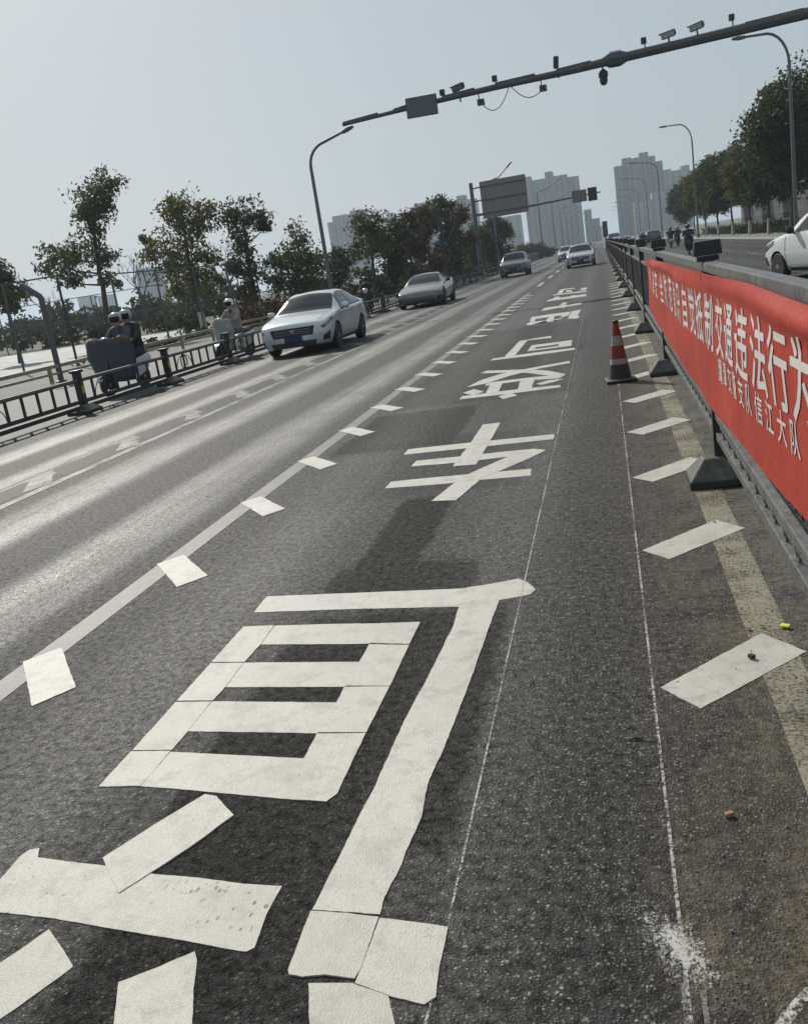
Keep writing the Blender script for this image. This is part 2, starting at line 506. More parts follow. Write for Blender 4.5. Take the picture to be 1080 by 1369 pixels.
# outlines of the painted strips on the road, in metres
STROKES = [('dao',0,[(-1.937,4.222),(-1.948,4.454),(-1.394,4.403),(-0.855,4.356),(-0.709,4.389),(-0.565,4.443),(-0.515,4.378),(-0.466,4.262),(-0.488,4.203),(-0.618,4.159),(-0.818,4.104),(-1.365,4.17)]),
('dao',1,[(-0.83,4.182),(-0.633,4.161),(-0.644,3.92),(-0.659,3.337),(-0.678,2.857),(-0.7,2.571),(-0.687,2.369),(-0.7,2.227),(-0.705,2.116),(-0.721,2.013),(-0.717,1.947),(-0.795,1.954),(-0.909,1.962),(-0.904,2.022),(-0.893,2.229),(-0.887,2.402),(-0.875,2.561),(-0.868,2.953),(-0.845,3.305),(-0.817,3.863)]),
('dao',2,[(-0.904,1.744),(-0.911,1.956),(-0.809,1.949),(-0.718,1.936),(-0.721,1.755),(-0.728,1.724),(-0.806,1.734),(-0.86,1.725),(-0.896,1.731)]),
('dao',1,[(-0.715,1.933),(-0.622,1.92),(-0.53,1.904),(-0.528,1.834),(-0.529,1.762),(-0.521,1.677),(-0.544,1.654),(-0.627,1.674),(-0.723,1.711),(-0.718,1.829)]),
('dao',0,[(-0.839,1.707),(-0.73,1.711),(-0.634,1.677),(-0.602,1.599),(-0.581,1.551),(-0.781,1.54),(-0.799,1.589)]),
('dao',1,[(-1.918,4.027),(-1.751,4.019),(-1.737,3.784),(-1.743,3.596),(-1.915,3.614)]),
('dao',1,[(-1.914,3.603),(-1.744,3.585),(-1.733,3.345),(-1.74,3.222),(-1.91,3.235)]),
('dao',1,[(-1.91,3.225),(-1.742,3.213),(-1.735,2.967),(-1.738,2.829),(-1.907,2.836)]),
('dao',1,[(-1.908,2.828),(-1.74,2.821),(-1.741,2.586),(-1.909,2.587)]),
('dao',0,[(-1.746,4.015),(-1.468,3.993),(-1.182,3.955),(-1.183,3.72),(-1.737,3.787)]),
('dao',0,[(-1.745,3.591),(-1.181,3.53),(-1.183,3.293),(-1.732,3.345)]),
('dao',0,[(-1.741,3.217),(-1.179,3.157),(-1.186,2.916),(-1.735,2.969)]),
('dao',0,[(-1.736,2.815),(-1.182,2.739),(-1.132,2.482),(-1.522,2.551),(-1.744,2.586)]),
('dao',1,[(-1.182,3.955),(-0.986,3.937),(-0.988,3.687),(-1.184,3.726)]),
('dao',1,[(-1.182,3.713),(-0.988,3.677),(-0.988,3.281),(-1.183,3.301),(-1.181,3.53)]),
('dao',1,[(-1.183,3.291),(-0.988,3.274),(-0.994,2.909),(-1.186,2.922),(-1.179,3.157)]),
('dao',1,[(-1.186,2.912),(-0.995,2.903),(-0.995,2.51),(-1.018,2.469),(-1.132,2.482),(-1.182,2.739)]),
('dao',2,[(-1.661,2.182),(-1.57,2.353),(-1.468,2.522),(-1.419,2.509),(-1.312,2.399),(-1.384,2.246),(-1.434,2.156),(-1.518,2.021)]),
('dao',0,[(-1.962,2.195),(-1.953,2.227),(-1.919,2.237),(-1.896,2.19),(-1.782,2.169),(-1.624,2.146),(-1.446,2.108),(-1.297,2.093),(-1.147,2.066),(-1.028,2.057),(-1.033,1.948),(-1.02,1.82),(-1.037,1.805),(-1.078,1.811),(-1.249,1.844),(-1.466,1.88),(-1.66,1.915),(-1.856,1.938),(-1.966,1.947),(-1.969,2.042),(-1.957,2.08)]),
('dao',0,[(-1.651,1.873),(-1.569,1.805),(-1.495,1.74),(-1.499,1.726),(-1.554,1.624),(-1.63,1.49),(-1.784,1.565),(-1.757,1.68),(-1.695,1.784)]),
('dao',0,[(-1.337,1.691),(-1.262,1.74),(-1.179,1.802),(-1.159,1.772),(-1.127,1.681),(-1.083,1.576),(-1.028,1.449),(-1.215,1.437),(-1.281,1.566)]),
('che',0,[(-1.9,7.951),(-1.905,8.18),(-1.345,8.177),(-0.559,8.136),(-0.552,7.921),(-1.182,7.932)]),
('che',0,[(-1.727,7.42),(-1.72,7.625),(-1.33,7.615),(-0.912,7.616),(-0.706,7.606),(-0.595,7.495),(-0.673,7.438),(-0.907,7.402),(-1.294,7.37)]),
('che',0,[(-1.793,6.717),(-1.791,6.925),(-1.489,6.925),(-1.17,6.909),(-0.674,6.879),(-0.664,6.659),(-1.042,6.682),(-1.331,6.67)]),
('che',1,[(-1.309,9.02),(-1.132,9.036),(-1.135,8.083),(-1.147,7.227),(-1.341,7.25),(-1.318,8.1)]),
('che',1,[(-0.706,7.598),(-0.595,7.495),(-0.705,7.268),(-0.891,6.95),(-1.035,6.74),(-1.1,6.403),(-1.147,6.141),(-1.332,6.187),(-1.288,6.412),(-1.243,6.641),(-1.169,6.903),(-1.029,7.162),(-0.892,7.409)]),
('bian',0,[(-1.339,10.81),(-1.211,10.961),(-1.105,10.695),(-1.26,10.548)]),
('bian',0,[(-1.83,10.94),(-1.827,11.175),(-1.233,11.196),(-0.627,11.116),(-0.623,10.93),(-1.147,10.911)]),
('bian',0,[(-1.865,11.463),(-1.749,11.685),(-1.576,11.359),(-1.693,11.175)]),
('bian',0,[(-0.938,11.468),(-0.794,11.658),(-0.606,11.61),(-0.702,11.465),(-0.858,11.333)]),
('bian',1,[(-1.576,12.148),(-1.409,12.082),(-1.375,10.998),(-1.532,11.041)]),
('bian',1,[(-1.176,12.031),(-0.992,12.067),(-0.973,11.017),(-1.138,11.03)]),
('bian',0,[(-1.632,11.871),(-1.621,12.156),(-0.992,12.128),(-0.59,12.013),(-0.672,11.711),(-1.128,11.915)]),
('bian',1,[(-1.858,13.253),(-1.798,13.463),(-1.143,13.004),(-0.842,12.566),(-0.59,12.013),(-0.679,11.865),(-0.84,12.116),(-1.114,12.604),(-1.316,12.84)]),
('bian',2,[(-1.881,11.931),(-1.759,12.457),(-1.528,12.867),(-1.15,13.098),(-0.59,13.362),(-0.575,13.106),(-1.043,12.891),(-1.359,12.549),(-1.642,12.055)]),
('ke',0,[(-1.899,14.779),(-1.865,15.025),(-1.243,15.089),(-0.564,15.027),(-0.552,14.756),(-1.216,14.699)]),
('ke',1,[(-1.517,14.984),(-1.691,14.972),(-1.641,17.449),(-1.489,17.491)]),
('ke',0,[(-1.638,17.416),(-1.356,17.589),(-1.064,17.628),(-1.05,17.242),(-1.465,17.369)]),
('ke',0,[(-1.336,16.336),(-0.641,16.3),(-0.642,15.949),(-1.244,15.912)]),
('ke',0,[(-1.255,15.649),(-0.839,15.627),(-0.633,15.679),(-0.628,15.394),(-1.348,15.419),(-1.338,15.648)]),
('ke',1,[(-1.336,16.336),(-1.234,15.977),(-1.249,15.569),(-1.348,15.419)]),
('ke',1,[(-0.84,16.309),(-0.641,16.3),(-0.628,15.394),(-0.849,15.539)]),
('far',0,[(-1.823,21.22),(-1.771,21.795),(-1.282,21.589),(-1.019,21.68),(-1.023,21.378),(-1.432,21.463),(-1.674,20.88)]),
('far',0,[(-1.738,21.778),(-1.798,22.261),(-1.839,23.437),(-1.369,23.293),(-1.363,22.852),(-1.678,22.82),(-1.662,21.843)]),
('far',0,[(-1.66,22.544),(-1.331,22.544),(-1.003,22.5),(-0.884,22.837),(-0.884,23.372),(-1.379,23.488),(-1.8,23.368),(-1.792,23.017)]),
('far',1,[(-1.386,21.764),(-1.362,22.517),(-1.23,22.49),(-1.194,21.07),(-1.333,21.08)]),
('far',1,[(-1.077,21.938),(-1.029,23.195),(-0.898,23.309),(-0.881,22.238),(-0.982,21.93)]),
('far',0,[(-0.884,21.293),(-0.851,23.4),(-0.636,23.589),(-0.672,21.902),(-0.614,21.284),(-0.673,20.93)]),
('far',0,[(-1.718,25.108),(-1.686,25.809),(-0.682,26.247),(-0.658,25.572),(-1.293,25.39)]),
('far',1,[(-1.29,25.754),(-1.247,27.489),(-1.106,27.422),(-1.089,25.032)]),
('far',0,[(-1.728,25.893),(-1.669,26.308),(-1.067,26.278),(-1.067,25.724)]),
('far',0,[(-1.805,29.303),(-1.77,30.251),(-0.616,30.3),(-0.59,29.12),(-1.25,29.174)]),
('far',1,[(-1.131,29.376),(-1.082,30.568),(-0.939,30.436),(-0.925,29.232)]),
('far',1,[(-1.68,29.354),(-1.639,31.184),(-1.456,31.117),(-1.491,29.394)]),
('far',0,[(-1.664,33.266),(-1.643,35.89),(-1.47,35.796),(-1.475,32.94)]),
('far',0,[(-1.636,35.476),(-1.531,36.075),(-1.108,35.657),(-1.107,35.05)]),
('far',0,[(-1.373,33.543),(-1.371,34.451),(-1.169,34.262),(-1.144,32.923)]),
('far',0,[(-0.853,33.194),(-0.857,34.521),(-0.664,34.747),(-0.638,32.951)]),
('far',0,[(-1.812,32.396),(-1.697,32.925),(-0.63,32.393),(-0.619,31.676)])]

# ------------------------------------------------------------------ ground and roads
m = mat('far_ground', (.10, .10, .08), .95)
t = NT(m)
t.color(t.mix(t.noise(.06, 5, .6), (.06, .065, .04), (.13, .12, .09)))
sheet('ground', -3000, 3000, -60, 6000, -.06, m)
MT['earth'] = m
sheet('road', -9.05, 10.0, -8, 2500, 0.0, MT['asphalt'])
m = mat('bike_lane_asphalt', (.12, .12, .12), .75)
t = NT(m)
t.color(t.mix(t.noise(.5, 5, .6), (.055, .057, .06), (.10, .10, .10)))
t.normal(t.bump(t.noise(80, 3), .4, .004))
MT['bikelane'] = m
sheet('bike_lane', -15.0, -9.05, -8, 1500, -.004, m)
sheet('pavement', -21.5, -15.0, -8, 1500, -.012, MT['concrete'])
sheet('gutter_joint', -9.0, -8.86, 4, 400, .004, MT['ghostdark'])
# right hand kerb, pavement
k = MB()
k.box((10.1, 600, .06), (.2, 1215, .13))
tag(k.build('kerb', MT['pale'], bevel=.015), kind='structure')
sheet('pavement', 10.2, 15.0, -8, 1200, .10, MT['concrete'])
sheet('road_marking', 8.9, 9.05, 20, 600, .004, MT['old_white'])
for i in range(24):
    sheet('road_marking', 6.2, 6.33, 14 + i * 9, 18 + i * 9, .004, MT['old_white'])
    sheet('road_marking', 3.35, 3.48, 14 + i * 9, 18 + i * 9, .004, MT['old_white'])
# pale concrete of the ball court, seen as a bright strip
sheet('court_floor', -75, -21.6, 31.2, 60, -.01, rough_metal('pale_court_concrete', (.25, .26, .255), .7, var=.2, scale=.8))

# ------------------------------------------------------------------ road lettering (thermoplastic strips laid on the road)
def ragged(poly, amp, step):
    out = []
    n = len(poly)
    for i in range(n):
        a, b = Vector(poly[i]), Vector(poly[(i + 1) % n])
        L = (b - a).length
        k = max(1, int(L / step))
        nr = Vector((b.y - a.y, a.x - b.x)) / max(L, 1e-6)
        off = 0
        for j in range(k):
            p = a.lerp(b, j / k)
            if j:
                off = off * .5 + rnd.uniform(-amp, amp)
                p = p + nr * off
            else:
                p = p + Vector((rnd.uniform(-amp, amp), rnd.uniform(-amp, amp))) * .6
            out.append((p.x, p.y))
    return out

def slab(bm, poly, z0, z1, lip=.0):
    """one strip with its real thickness"""
    n = len(poly)
    area = sum(poly[i][0] * poly[(i + 1) % n][1] - poly[(i + 1) % n][0] * poly[i][1] for i in range(n))
    if area < 0:
        poly = poly[::-1]
    lo = [bm.verts.new((x, y, z0)) for x, y in poly]
    top = [bm.verts.new((x, y, z1)) for x, y in poly]
    for i in range(n):
        bm.faces.new((lo[i], lo[(i + 1) % n], top[(i + 1) % n], top[i]))
    bm.faces.new(top)

def mark(name, polys, m, thick=.0020, ragamp=.0016, step=.016, label=None):
    me = bpy.data.meshes.new(name)
    bm = bmesh.new()
    for layer, poly in polys:
        far = max(p[1] for p in poly)
        amp = ragamp * min(1.6, max(.5, far / 5))
        z0 = layer * .0013
        slab(bm, ragged(poly, amp, step * max(1, far / 4)), -.001, z0 + thick)
    bmesh.ops.triangulate(bm, faces=[f for f in bm.faces if len(f.verts) > 4])
    bm.to_mesh(me)
    bm.free()
    me.materials.append(m)
    o = bpy.data.objects.new(name, me)
    C.objects.link(o)
    return tag(o, label, kind='structure')

groups = {}
for i, (n, l, p) in enumerate(STROKES):
    key = n
    if n == 'dao':
        key = 'dao_pit' if i == 18 else 'dao_new' if i in (0, 1, 3) else 'dao'
    # a tiny height offset per strip keeps crossing strips from sharing a plane
    groups.setdefault(key, []).append((l + .09 * (i % 7), p))
TXT = {'dao': 'white painted road character nearest the camera', 'dao_new': 'fresh outer strokes of the nearest road character',
       'dao_pit': 'pitted bar of the nearest road character', 'che': 'white road character second from the camera',
       'bian': 'white road character third from the camera', 'ke': 'white road character fourth from the camera',
       'far': 'small white road characters farthest along the lane'}
for k_, ps in groups.items():
    mm = {'dao_pit': MT['whiteh'], 'dao_new': MT['white2'], 'dao': MT['white']}.get(k_, MT['white2'])
    mark('road_character', ps, mm, label=TXT[k_])
# lane line with oblique teeth, left; oblique dashes, right
mark('lane_line', [(0, [(-3.0, -4), (-2.83, -4), (-2.83, 11), (-2.82, 37), (-2.95, 37), (-2.98, 11)])], MT['faded'], .002, .003, .08)
teeth, dash = [], []
for k_ in range(-2, 22):
    y = 3.75 + 1.48 * k_
    s = .005
    teeth.append((1 + .1 * (k_ % 3), [(-3.0 + rnd.uniform(-s, s), y), (-2.88, y + .155), (-2.50 + rnd.uniform(-s, s), y - .33), (-2.62, y - .50)]))
for k_ in range(0, 21):
    y = 3.16 + 1.57 * k_
    dash.append((.2 * (k_ % 3), [(.06, y), (.185, y - .17), (.605, y + .24), (.475, y + .43)]))
mark('lane_teeth', teeth, MT['white2'], .003)
mark('median_dashes', dash, MT['white2'], .003)
mark('yellow_line', [(0, [(.42, -2), (.58, -2), (.58, 60), (.42, 60)])], MT['yellow'], .0012, .004, .08)
# chalk snap lines, spilled white powder
sheet('chalk_line', -.535, -.528, .2, 21.5, .0022, MT['chalk'])
o = sheet('chalk_line', -.0045, .0045, 0, 10.4, .0022, MT['chalk'])
o.location = (.033, 1.42, 0)
o.rotation_euler = (0, 0, R(-.05))
m = mat('white_powder_smear', (.46, .46, .44), .9)
t = NT(m)
x, y, z = t.sep(t.coord())
# spilled along a short slanting streak: thick in the middle, thinning to single grains
u = t.math('ADD', t.math('MULTIPLY', t.math('SUBTRACT', x, .025), 1.0), t.math('MULTIPLY', t.math('SUBTRACT', y, 1.85), .42))
r_ = t.math('SQRT', t.math('ADD', t.math('POWER', t.math('MULTIPLY', u, 15), 2), t.math('POWER', t.math('MULTIPLY', t.math('SUBTRACT', y, 1.85), 7.5), 2)))
r_ = t.math('ADD', r_, t.math('MULTIPLY', t.math('SUBTRACT', t.noise(22, 5, .75), .5), 1.6))
g = t.math('ADD', t.noise(120, 4, .8), t.math('MULTIPLY', t.noise(300, 2, .7), .35))
g = t.math('ADD', g, t.math('MULTIPLY', t.math('SUBTRACT', t.noise(1.0, 4, .7, t.scalevec((60, 9, 1))), .5), .55))
t.put(t.b.inputs['Alpha'], t.mapr(t.math('SUBTRACT', g, t.math('MULTIPLY', r_, .30)), .44, .62, 0, .9))
sheet('chalk_spill', -.20, .26, 1.60, 2.12, .0030, m)
sheet('road_marking', .06, .072, .9, 1.72, .003, MT['chalk'])
sheet('road_marking', .02, .030, .9, 1.74, .003, MT['chalk'])
mark('road_marking', [(0, [(.185, 1.62), (.33, 1.82), (.345, 1.80), (.20, 1.60)])], MT['powder'], .0012, .006)
# older lane line farther left with its blacked-out boxes
sheet('old_lane_line', -5.86, -5.73, 3, 150, .004, MT['ghost'])
sheet('old_lane_line', -6.50, -6.42, 3, 60, .004, MT['ghost'])
gb, gd = [], []
for k_ in range(-1, 16):
    y = 8.3 + 1.98 * k_
    gb.append((0, [(-6.42, y + .75), (-6.28, y + .85), (-5.86, y + .16), (-6.0, y - .15)]))
    gd.append((0, [(-6.38, y + 1.0), (-6.34, y + 2.3), (-6.25, y + 2.45), (-5.93, y + 1.9), (-5.93, y + .55)]))
mark('old_lane_teeth', gb, MT['ghost'], .0016, .012, .05)
mark('blacked_out_marking', gd, MT['ghostdark'], .0012, .012, .05)
for k_ in range(12):
    sheet('lane_dash', -2.95, -2.80, 42 + k_ * 9, 46 + k_ * 9, .004, MT['white'])
    sheet('lane_dash', -5.86, -5.73, 160 + k_ * 9, 164 + k_ * 9, .004, MT['white'])

# litter
tag(MB().box((.2, 2.36, .009), (.026, .015, .014), Matrix.Rotation(.5, 3, 'Z')).build('brick_chip', mat('brick', (.30, .16, .115), .85), bevel=.004), 'small reddish brick chip lying on the dirty asphalt', 'brick chip')
tag(MB().box((.57, 3.63, .012), (.036, .028, .007), Matrix.Rotation(-.4, 3, 'Z')).build('wrapper', mat('yellow_wrapper', (.62, .55, .03), .5), bevel=.003), 'bright yellow scrap of wrapper beside the median', 'litter')
tag(MB().box((.405, 3.36, .014), (.02, .026, .016), Matrix.Rotation(.7, 3, 'Z')).build('pebble', mat('dark_stone', (.05, .045, .04), .9), bevel=.005), 'dark pebble resting on the nearest white dash', 'pebble')
tag(MB().tube([(-.06, 2.79, .005), (-.04, 2.797, .008), (-.02, 2.795, .005)], .0035, 5).build('twig', MT['bark']), 'short dark twig lying next to the chalk line', 'twig')
st = MB()
for i in range(420):
    x, y = rnd.uniform(.0, .8), 1.3 + 6 * rnd.random() ** 1.8
    r_ = rnd.uniform(.0015, .0045)
    st.box((x, y, r_ * .6), (r_ * 2, r_ * 1.6, r_ * 1.3), Matrix.Rotation(rnd.uniform(0, 3), 3, 'Z'), .6)
tag(st.build('grit', MT['concrete']), kind='stuff')
lt = MB()
for i in range(150):                       # dry leaf bits blown against the barrier
    x, y = .62 + rnd.gauss(0, .09), 1.2 + 14 * rnd.random() ** 1.3
    r_ = rnd.uniform(.008, .022)
    q = Matrix.Rotation(rnd.uniform(0, 6.3), 3, 'Z') @ Matrix.Rotation(rnd.uniform(-.4, .4), 3, 'X')
    lt.add([q @ Vector(p) * r_ + Vector((x, y, .008)) for p in ((-1, 0, 0), (0, -.4, .15), (1, 0, 0), (0, .4, .15))], [(0, 1, 2, 3)])
tag(lt.build('leaf_litter', rough_metal('dry_leaf', (.12, .085, .05), .9, var=.5, scale=60)), kind='stuff')

# ------------------------------------------------------------------ median barrier
BX = .61
bar = empty('median_barrier', (BX, 0, 0), 0, 'dark steel median barrier with black rubber feet along the right of the lane', 'barrier')
def long_rail(name, z, w_, h_, y0, y1, m, parent):
    return MB().box((0, (y0 + y1) / 2, z), (w_, y1 - y0, h_)).build(name, m, parent, bevel=.006)
Y0, Y1 = -4.3, 139
long_rail('top_rail', 1.345, .07, .055, Y0, Y1, MT['railtop'], bar)
long_rail('upper_rail', 1.14, .04, .04, Y0, Y1, MT['rail'], bar)
long_rail('lower_rail', .43, .045, .045, Y0, Y1, MT['rail'], bar)
long_rail('lower_rail', .30, .045, .05, Y0, Y1, MT['rail'], bar)
def foot(mb, L, W, H, top, tw=.12):
    a, b = W / 2, L / 2
    mb.add([(-a, -b, 0), (a, -b, 0), (a, b, 0), (-a, b, 0), (-a, -b, .05), (a, -b, .05), (a, b, .05), (-a, b, .05),
            (-tw / 2, -top, H), (tw / 2, -top, H), (tw / 2, top, H), (-tw / 2, top, H)],
           [(3, 2, 1, 0), (0, 1, 5, 4), (1, 2, 6, 5), (2, 3, 7, 6), (3, 0, 4, 7), (4, 5, 9, 8), (5, 6, 10, 9), (6, 7, 11, 10), (7, 4, 8, 11), (8, 9, 10, 11)])
post0 = MB().box((0, 0, .685), (.075, .06, 1.33)).build('post', MT['steel'], bar, bevel=.006)
hm = MB()
hm.prism([(-.05, .0), (.05, 0), (.05, .085), (.03, .10), (-.03, .10), (-.05, .085)], -.082, .082, 'y')
hd = None
hb = MB()
hb.add(*(lambda p: (p.v, p.f))(MB().box((0, 0, 1.452), (.165, .10, .085), None, .9)))
hb.box((0, 0, 1.39), (.125, .075, .03))
hb.box((0, 0, 1.373), (.06, .06, .01))
hb.build('reflector_head', MT['black'], post0, bevel=.012)
fm = MB()
foot(fm, .36, .32, .17, .06)
fo = fm.build('rubber_base', MT['rubber'], post0, bevel=.012, loc=(-.05, 0, 0))
tp = MB().box((-.0385, 0, 1.02), (.004, .05, .20)).build('reflective_tape', MT['yellowtape'], post0)
SP = 5.0
pan = MB()
for k_ in range(1, 40):
    yy = -SP / 2 + k_ * SP / 40
    if abs(yy) < SP / 2 - .08:
        pan.box((0, yy, .82), (.018, .045, .59))
pan.box((0, 0, .54), (.010, SP - .2, .014)); pan.box((0, 0, 1.08), (.010, SP - .2, .014))
pan0 = pan.build('baluster_panel', MT['steel'], bar)
orn = MB()
for k_ in range(1, 20):
    yy = -SP / 2 + k_ * SP / 20
    pts = [(0, yy + .036 * math.cos(a_), .365 + .036 * math.sin(a_)) for a_ in np.linspace(0, 2 * PI, 13)]
    orn.tube(pts, .006, 5, False)
orn.box((0, 0, .365), (.008, SP - .2, .008))
orn0 = orn.build('ornament_strip', MT['rail'], bar)
for k_ in range(-1, 28):
    y = 6.0 + SP * k_
    if k_ == -1:
        p_, q_, r_ = post0, pan0, orn0
    else:
        p_ = copy_tree(post0, bar); q_ = copy_tree(pan0, bar); r_ = copy_tree(orn0, bar)
    p_.location = (0, y, 0)
    q_.location = (0, y - SP / 2, 0)
    r_.location = (0, y - SP / 2, 0)

# red banner tied on the lane side of the barrier
BLO = ([1.2, 3.0, 4.28, 5.83, 10.7, 13.4], [.66, .637, .573, .51, .52, .56])
BHI = ([1.2, 2.9, 4.0, 5.44, 10.2, 13.4], [1.322, 1.330, 1.340, 1.321, 1.289, 1.257])
def ban(y, z):
    """how the cloth bulges: toward the lane (-X)"""
    u = (z - .53) / .797
    b = .012 * math.sin(y * 1.7 + z * 1.5) + .004 * math.sin(y * 4.0 - z * 4) + .003 * math.sin(9 * z + y * 1.1) + .0012 * math.sin(y * 13 + 7 * z)
    zc = 1.268 - .02 * math.sin(y * 1.05 + .3)
    b += .030 * math.exp(-((z - zc) / .045) ** 2) * (.55 + .45 * math.cos((y - 3.4) * .9))
    b -= .004 * math.exp(-((z - zc + .11) / .06) ** 2) * (.55 + .45 * math.cos((y - 3.4) * .9))
    return .556 - b * min(1, max(.12, u * 3)) * min(1, max(.1, (1.02 - u) * 7))
def zmap(y, z):
    """the bottom hangs free and rises toward the near end; the top is tied to the rail"""
    u = (z - .53) / .797
    lo, hi = np.interp(y, *BLO), np.interp(y, *BHI)
    return lo + (hi - lo) * u + .006 * math.sin(y * 3.1) * (1 - u)
ny, nz_ = 280, 40
BY0, BY1 = 1.66, 13.35
vs = []
for j in range(ny + 1):
    y = BY0 + (BY1 - BY0) * j / ny
    for i in range(nz_ + 1):
        z = .53 + .797 * i / nz_
        vs.append((ban(y, z), y, zmap(y, z)))
fs = [(j * (nz_ + 1) + i, (j + 1) * (nz_ + 1) + i, (j + 1) * (nz_ + 1) + i + 1, j * (nz_ + 1) + i + 1) for j in range(ny) for i in range(nz_)]
m = mat('banner_cloth', (.42, .028, .020), .55, spec=.3)
t = NT(m)
t.color(t.mix(t.mapr(t.noise(3.0, 4, .6), .35, .7), (.43, .042, .024), (.52, .066, .038)))
wv = t.n('TexWave', wave_type='BANDS', bands_direction='Z'); wv.inputs['Scale'].default_value = 160; t.l(t.coord(), wv.inputs[0])
dd = t.mapr(t.noise(1.0, 5, .7, t.scalevec((1, .8, 5))), .48, .75)
t.color(t.mix(t.math('MULTIPLY', dd, .35), t.mix(t.mapr(t.noise(3.0, 4, .6), .35, .7), (.43, .042, .024), (.52, .066, .038)), (.28, .05, .035)))
t.normal(t.bump(t.noise(9, 4, .6), .3, .02, t.bump(wv.outputs['Fac'], .12, .001)))
tl = t.n('BsdfTranslucent'); tl.inputs[0].default_value = (.45, .03, .02, 1)
mx = t.n('MixShader'); mx.inputs[0].default_value = .18
t.l(t.b.outputs[0], mx.inputs[1]); t.l(tl.outputs[0], mx.inputs[2])
t.l(mx.outputs[0], [n for n in t.t.nodes if n.type == 'OUTPUT_MATERIAL'][0].inputs[0])
banner = obj('banner', vs, fs, m, smooth=True)
tag(banner, 'long red cloth banner with white lettering tied along the median barrier', 'banner')
MT['letter'] = mat('banner_lettering', (.58, .56, .54), .6)
def letters(name, chars, ys, z, size, wid, bold):
    for ch, y in zip(chars, ys):
        mb = MB()
        cu = bpy.data.curves.new('t', 'FONT')
        cu.body = ch
        cu.size = 1.0
        cu.offset = 0
        cu.resolution_u = 3
        ob = bpy.data.objects.new('t', cu)
        C.objects.link(ob)
        dg = bpy.context.evaluated_depsgraph_get()
        me = bpy.data.meshes.new_from_object(ob.evaluated_get(dg))
        bm = bmesh.new(); bm.from_mesh(me)
        bmesh.ops.triangulate(bm, faces=bm.faces)
        for _ in range(2):
            bmesh.ops.subdivide_edges(bm, edges=[e for e in bm.edges if e.calc_length() > .12], cuts=1)
            bmesh.ops.triangulate(bm, faces=[f for f in bm.faces if len(f.verts) > 3])
        if bm.verts:
            xs = [v.co.x for v in bm.verts]; zs = [v.co.y for v in bm.verts]
            cx, cz = (min(xs) + max(xs)) / 2, (min(zs) + max(zs)) / 2
            k = 1 / max(max(xs) - min(xs), max(zs) - min(zs), .5)
            bm.verts.index_update()
            for q_, (sx_, sy_) in enumerate(((0, 0), (bold, 0), (-bold, 0), (0, bold), (0, -bold), (bold * .75, bold * .75), (-bold * .75, bold * .75), (bold * .75, -bold * .75), (-bold * .75, -bold * .75))):
                pv = []
                for v in bm.verts:
                    yy = y - ((v.co.x - cx) * k + sx_) * wid
                    zz = z + ((v.co.y - cz) * k + sy_) * size
                    pv.append((ban(yy, zz) - .0018 - .00015 * q_, yy, zmap(yy, zz)))
                mb.add(pv, [[v.index for v in f.verts] for f in bm.faces])
        bm.free()
        bpy.data.objects.remove(ob)
        bpy.data.meshes.remove(me)
        if mb.v:
            obj(name, mb.v, mb.f, MT['letter'], banner)
ys1 = [12.57, 11.56, 10.79, 10.11, 9.48, 8.88, 8.30, 7.73, 7.17, 6.65, 6.20, 5.73, 5.22, 4.73, 4.25, 3.78, 3.35, 2.95, 2.55]
letters('slogan_character', '提高安全防范意识自觉抵制交通违法行为', ys1, 1.050, .315, .36, .016)
letters('signature_character', '鹰潭交警支队信江大队', [5.275 - .2375 * i for i in range(10)], .815, .135, .160, .010)
tie = MB()
for y in (5.9, 10.9, 13.3):
    tie.tube([(.548, y + .02, 1.27), (.56, y, 1.33), (.585, y - .01, 1.377), (.64, y - .02, 1.37)], .0025, 5)
tie.build('tie_string', MT['conewhite'], banner)

# ------------------------------------------------------------------ traffic cone
cone = empty('traffic_cone', (.07, 10.85, 0), .1, 'red and white traffic cone standing on the chalk line', 'traffic cone')
MB().box((0, 0, .02), (.34, .34, .035)).build('base', MT['rubber'], cone, bevel=.012)
def cr(z):
    return .124 - (z - .04) / .64 * .094
def ring(z0, z1, o=0.0, n=28):
    return MB().lathe([(cr(z0) + o, z0), (cr(z1) + o, z1)], n=n, cap=False)
ring(.04, .20, .002).build('foot_band', MT['rubber'], cone, True)
ring(.20, .56, 0).build('body', MT['red'], cone, True)
b_ = MB(); b_.lathe([(cr(.30) + .003, .27), (cr(.27) + .003, .20)][::-1], n=28, cap=False)
ring(.205, .265, .004).build('collar', MT['conewhite'], cone, True)
ring(.415, .525, .004).build('collar', MT['conewhite'], cone, True)
MB().lathe([(cr(.56), .56), (cr(.68), .655), (.025, .675), (.012, .68)], n=24).build('tip', MT['red'], cone, True)
MB().lathe([(.028, .66), (.036, .665), (.036, .69), (.02, .70)], n=16).build('cap', MT['rubber'], cone, True)

# ------------------------------------------------------------------ low fence between lane and bike lane
LX = -9.25
lf = empty('lane_fence', (LX, 0, 0), 0, 'low dark fence with arched ornaments between the lane and the bike lane', 'fence')
SPL = 3.48
LY0, LY1 = 14.9 - 3 * SPL, 14.9 + 26 * SPL
long_rail('top_rail', .59, .06, .05, LY0, LY1, MT['rail'], lf)
long_rail('lower_rail', .20, .05, .05, LY0, LY1, MT['steel'], lf)
long_rail('lower_rail', .11, .05, .07, LY0, LY1, MT['steel'], lf)
lp0 = MB().box((0, 0, .39), (.13, .11, .72)).build('post', MT['steel'], lf, bevel=.01)
MB().box((0, 0, .745), (.19, .17, .05)).build('cap', MT['steel'], lp0, bevel=.012)
fm = MB(); foot(fm, .56, .40, .16, .10, .18); fm.build('rubber_base', MT['rubber'], lp0, bevel=.012)
MB().box((.067, 0, .42), (.004, .09, .14)).build('reflective_tape', MT['yellowtape'], lp0)
lpn = MB()
